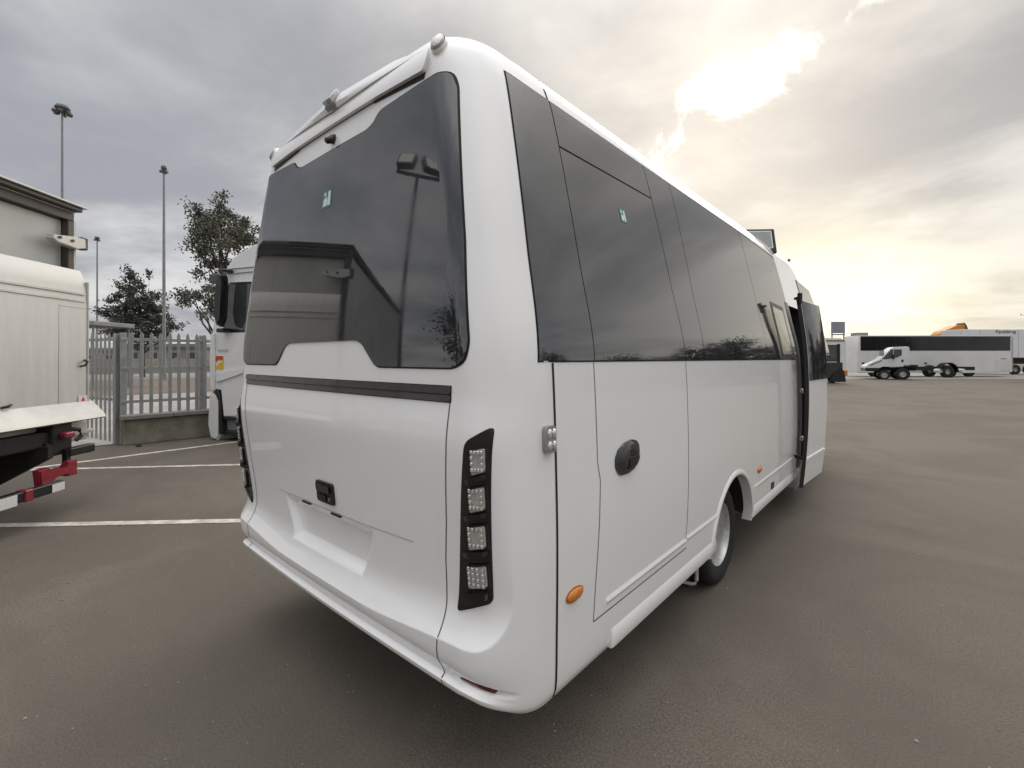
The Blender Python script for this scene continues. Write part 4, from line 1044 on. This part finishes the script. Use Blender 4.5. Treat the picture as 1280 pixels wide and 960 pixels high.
prism('bonnet_gap', VN, BLACK, [(XV(1087), ZV(456.6)), (XV(1101), ZV(450.2)), (XV(1102), ZV(450.8)), (XV(1088), ZV(457.2))], -.012, .02, 'y')
for px, r in ((1104.5, .36), (1126, .44)):
    for y in (.12, 1.83): w_ = wheel(VN, XV(px), y, -1 if y < 1 else 1, r=r, w=.26); w_.rotation_euler = (0, 0, math.pi/2)
box('chassis_frame', VN, UNDER, XV(1096), XV(1143), .55, 1.4, ZV(463), ZV(458.5), .02)
box('wheel_guard', VN, BLACK, XV(1126), XV(1143), .0, .5, ZV(458.6), ZV(455.5), .03)
# bare lorry chassis with rear wheels
Dk = 39.5; CH = thing('bare_lorry_chassis', 'bare dark lorry chassis with big rear wheels and mudguard before the far coach', 'lorry chassis', at(1143, Dk), H41)
XK = lambda px: (px-1143)*S(Dk); ZK = lambda py: Zp(py, Dk)
for y in (.5, 1.3): box('frame_rail', CH, UNDER, XK(1110), XK(1225.5) if False else XK(1226), y, y+.08, ZK(463), ZK(458.5), .01)
for px in (1146, 1168, 1204, 1224): box('cross_member', CH, UNDER, XK(px)-.06, XK(px)+.06, .58, 1.3, ZK(462.5), ZK(459.5), .01)
for px in (1185,):
    for y in (.12, 1.78): w_ = wheel(CH, XK(px), y, -1 if y < 1 else 1, r=.52, w=.32); w_.rotation_euler = (0, 0, math.pi/2)
    arc = [(XK(px+1)+.74*math.cos(math.radians(t)), .55+.72*math.sin(math.radians(t))) for t in range(-5, 186, 12)]
    arc2 = [(XK(px+1)+.69*math.cos(math.radians(t)), .55+.67*math.sin(math.radians(t))) for t in range(185, -6, -12)]
    prism('mudguard', CH, BLACK, arc+arc2, -.1, .45, 'y')
w_ = wheel(CH, XK(1194), .5, -1, r=.5, w=.3); w_.rotation_euler = (0, 0, math.pi/2)
for px in (1175, 1204): 
    bm = bmesh.new(); add_tube(bm, (XK(px), -.05, ZK(463.5)), (XK(px), .45, ZK(463.5)), .17, n=14); link('air_tank', mesh_of(bm), CH, FW, 40)
w_ = wheel(CH, XK(1112), .3, -1, r=.5, w=.3); w_.rotation_euler = (0, 0, math.pi/2)
# dark-backed minibus, half hidden by the open door
Dm = 30.5; km = S(Dm); MB_ = thing('parked_minibus', 'white-roofed minibus showing its dark rear, next to the coach door edge', 'minibus', at(1028, Dm), H41)
XM = lambda px: (px-1028)*km; ZM = lambda py: Zp(py, Dm)
prism('body', MB_, FW, [(XM(1010), .40), (XM(1010), ZM(424)), (XM(1012), ZM(422)), (XM(1052), ZM(422.5)), (XM(1058), ZM(426)), (XM(1059), .55), (XM(1056), .42)], 0, 5.5, 'y', .06, 40)
box('rear_glass', MB_, GLASS2, XM(1014), XM(1046), -.02, .02, ZM(452), ZM(431), .02)
box('rear_glass_edge', MB_, BLACK, XM(1046), XM(1050), -.022, .02, ZM(470), ZM(430), .01)
box('rear_panel', MB_, CG, XM(1012), XM(1053), -.03, .01, ZM(473), ZM(453), .03)
prism('rear_step', MB_, BLACK, [(XM(1034), .1), (XM(1056), .1), (XM(1054), .75), (XM(1050), 1.0), (XM(1040), .6)], -.14, -.035, 'y', .02)
box('tail_lamp', MB_, AMBER, XM(1053.5), XM(1059), -.06, .05, ZM(470), ZM(462.5), .03)
box('gutter', MB_, BLACK, XM(1012), XM(1056), -.025, .01, ZM(426.6), ZM(425.4), .005)
for px in (1016, 1052):
    w_ = wheel(MB_, XM(px), .9, 1, r=.38, w=.24)
for px in (1020, 1040): w_ = wheel(MB_, XM(px), 4.6, 1, r=.38, w=.24)
# grey square board on the roofline, small grey box beside it
BD = thing('grey_board', 'square grey board on posts rising above the far coach roof', 'board', at(1039.5, 52), H41)
kb = S(52); 
box('panel', BD, mat('board_grey', (.25, .255, .29), .5, var=.2, vscale=1), 0, 17*kb, 0, .12, Zp(416.5, 52), Zp(402, 52), .02)
box('lower_rail', BD, MATS['board_grey'], 0, 17*kb, 0, .1, Zp(419, 52), Zp(417.4, 52), .01)
for x in (.1, 17*kb-.1):
    bm = bmesh.new(); add_tube(bm, (x, .08, 0), (x, .08, Zp(403, 52)), .07, n=8); link('post', mesh_of(bm), BD, MAST, 40)
o = thing('roof_unit', 'small grey roof unit on the far coach near the board', 'roof unit', at(1072, 42.6), H41)
box('casing', o, MATS['board_grey'], 0, 13.5*S(42.6), 0, .9, Zp(419.0, Dc), Zp(415.6, 42.6), .04, 2)
# orange machine behind the far coach
Do = 56; ko = S(Do); OM = thing('orange_loader', 'orange machine whose sloping top shows above the far coach', 'digger', at(1174, Do), H41)
XO = lambda px: (px-1160)*ko*.9; ZO = lambda py: Zp(py, Do)
OR = mat('machine_orange', (.62, .24, .02), .45, var=.25, vscale=1.2)
prism('hopper', OM, OR, [(XO(1160), 2.2), (XO(1160), ZO(418)), (XO(1165), ZO(414)), (XO(1177), ZO(410)), (XO(1184), ZO(407)), (XO(1196), ZO(405.5)), (XO(1197), ZO(418)), (XO(1192), 2.2)], 0, 1.2, 'y', .05)
prism('bucket', OM, mat('machine_dark', (.10, .055, .04), .6, var=.3, vscale=3), [(XO(1194.5), ZO(418)), (XO(1195), ZO(404.5)), (XO(1197), ZO(403.2)), (XO(1199.5), ZO(406)), (XO(1203), ZO(414)), (XO(1204), ZO(419)), (XO(1203), 2.3), (XO(1195), 2.3)], .1, 1.1, 'y', .04)
box('undercarriage', OM, UNDER, XO(1161), XO(1203), .1, 2.1, .5, 2.2, .05)
for px in (1166, 1197):
    for y in (0, 2.2): w_ = wheel(OM, XO(px), y, -1 if y < 1 else 1, r=.65, w=.4); w_.rotation_euler = (0, 0, math.pi/2)
# white trailer behind with lettering
Dt = 47; kt = S(Dt); TL = thing('box_trailer', 'white box trailer with dark underside at the right edge, behind the coach', 'trailer', at(1204, Dt), H41)
XT = lambda px: (px-1204)*kt; ZT_ = lambda py: Zp(py, Dt)
box('cargo_box', TL, mat('trailer_white', (.68, .68, .69), .45, var=.1, vscale=.6), 0, XT(1362), 0, 2.5, ZT_(447), ZT_(411.5), .03)
for i in range(6): box('panel_joint', TL, mat('far_grey', (.35, .35, .34)), XT(1225+24*i), XT(1225+24*i)+.03, -.012, .01, ZT_(446), ZT_(412.5), .002)
box('underframe', TL, UNDER, XT(1210), XT(1360), .3, 2.2, ZT_(455), ZT_(447.2), .03)
for px in (1272, 1290, 1308): 
    w_ = wheel(TL, XT(px), .3, -1, r=.5, w=.34); w_.rotation_euler = (0, 0, math.pi/2)
tx = text_mesh('lettering', 'Pandebrug', .42, mat('letter_dark', (.04, .04, .045), .5), TL, (XT(1257), -.03, ZT_(414.6)), (math.radians(90), 0, 0))
tx.scale = (1.15, 1, 1)

# ---------------------------------------------------------------- loose grit and dead leaves on the tarmac
rg_ = random.Random(77); bm = bmesh.new()
for i in range(900):
    d = 1.0+9*rg_.random()**1.6; px = rg_.uniform(-250, 1500); p = at(px, d)
    s = rg_.uniform(.0022, .0055)*(1.6 if rg_.random() < .1 else 1)
    M = Matrix.Translation((p.x, p.y, s*.4)) @ Matrix.Rotation(rg_.uniform(0, 6), 4, 'Z')
    vs_ = [bm.verts.new(M @ Vector(c)*1) for c in ((-s, -s*.7, 0), (s, -s*.6, 0), (s*.8, s*.8, 0), (-s*.7, s, 0), (0, 0, s*.9))]
    for a, b in ((0, 1), (1, 2), (2, 3), (3, 0)): bm.faces.new((vs_[a], vs_[b], vs_[4]))
gr = link('loose_grit', mesh_of(bm), None, mat('grit', (.34, .31, .27), .9, var=.5, vscale=3), kind='stuff')
gr['label'] = 'fine pale grit scattered over the tarmac'; gr['category'] = 'grit'
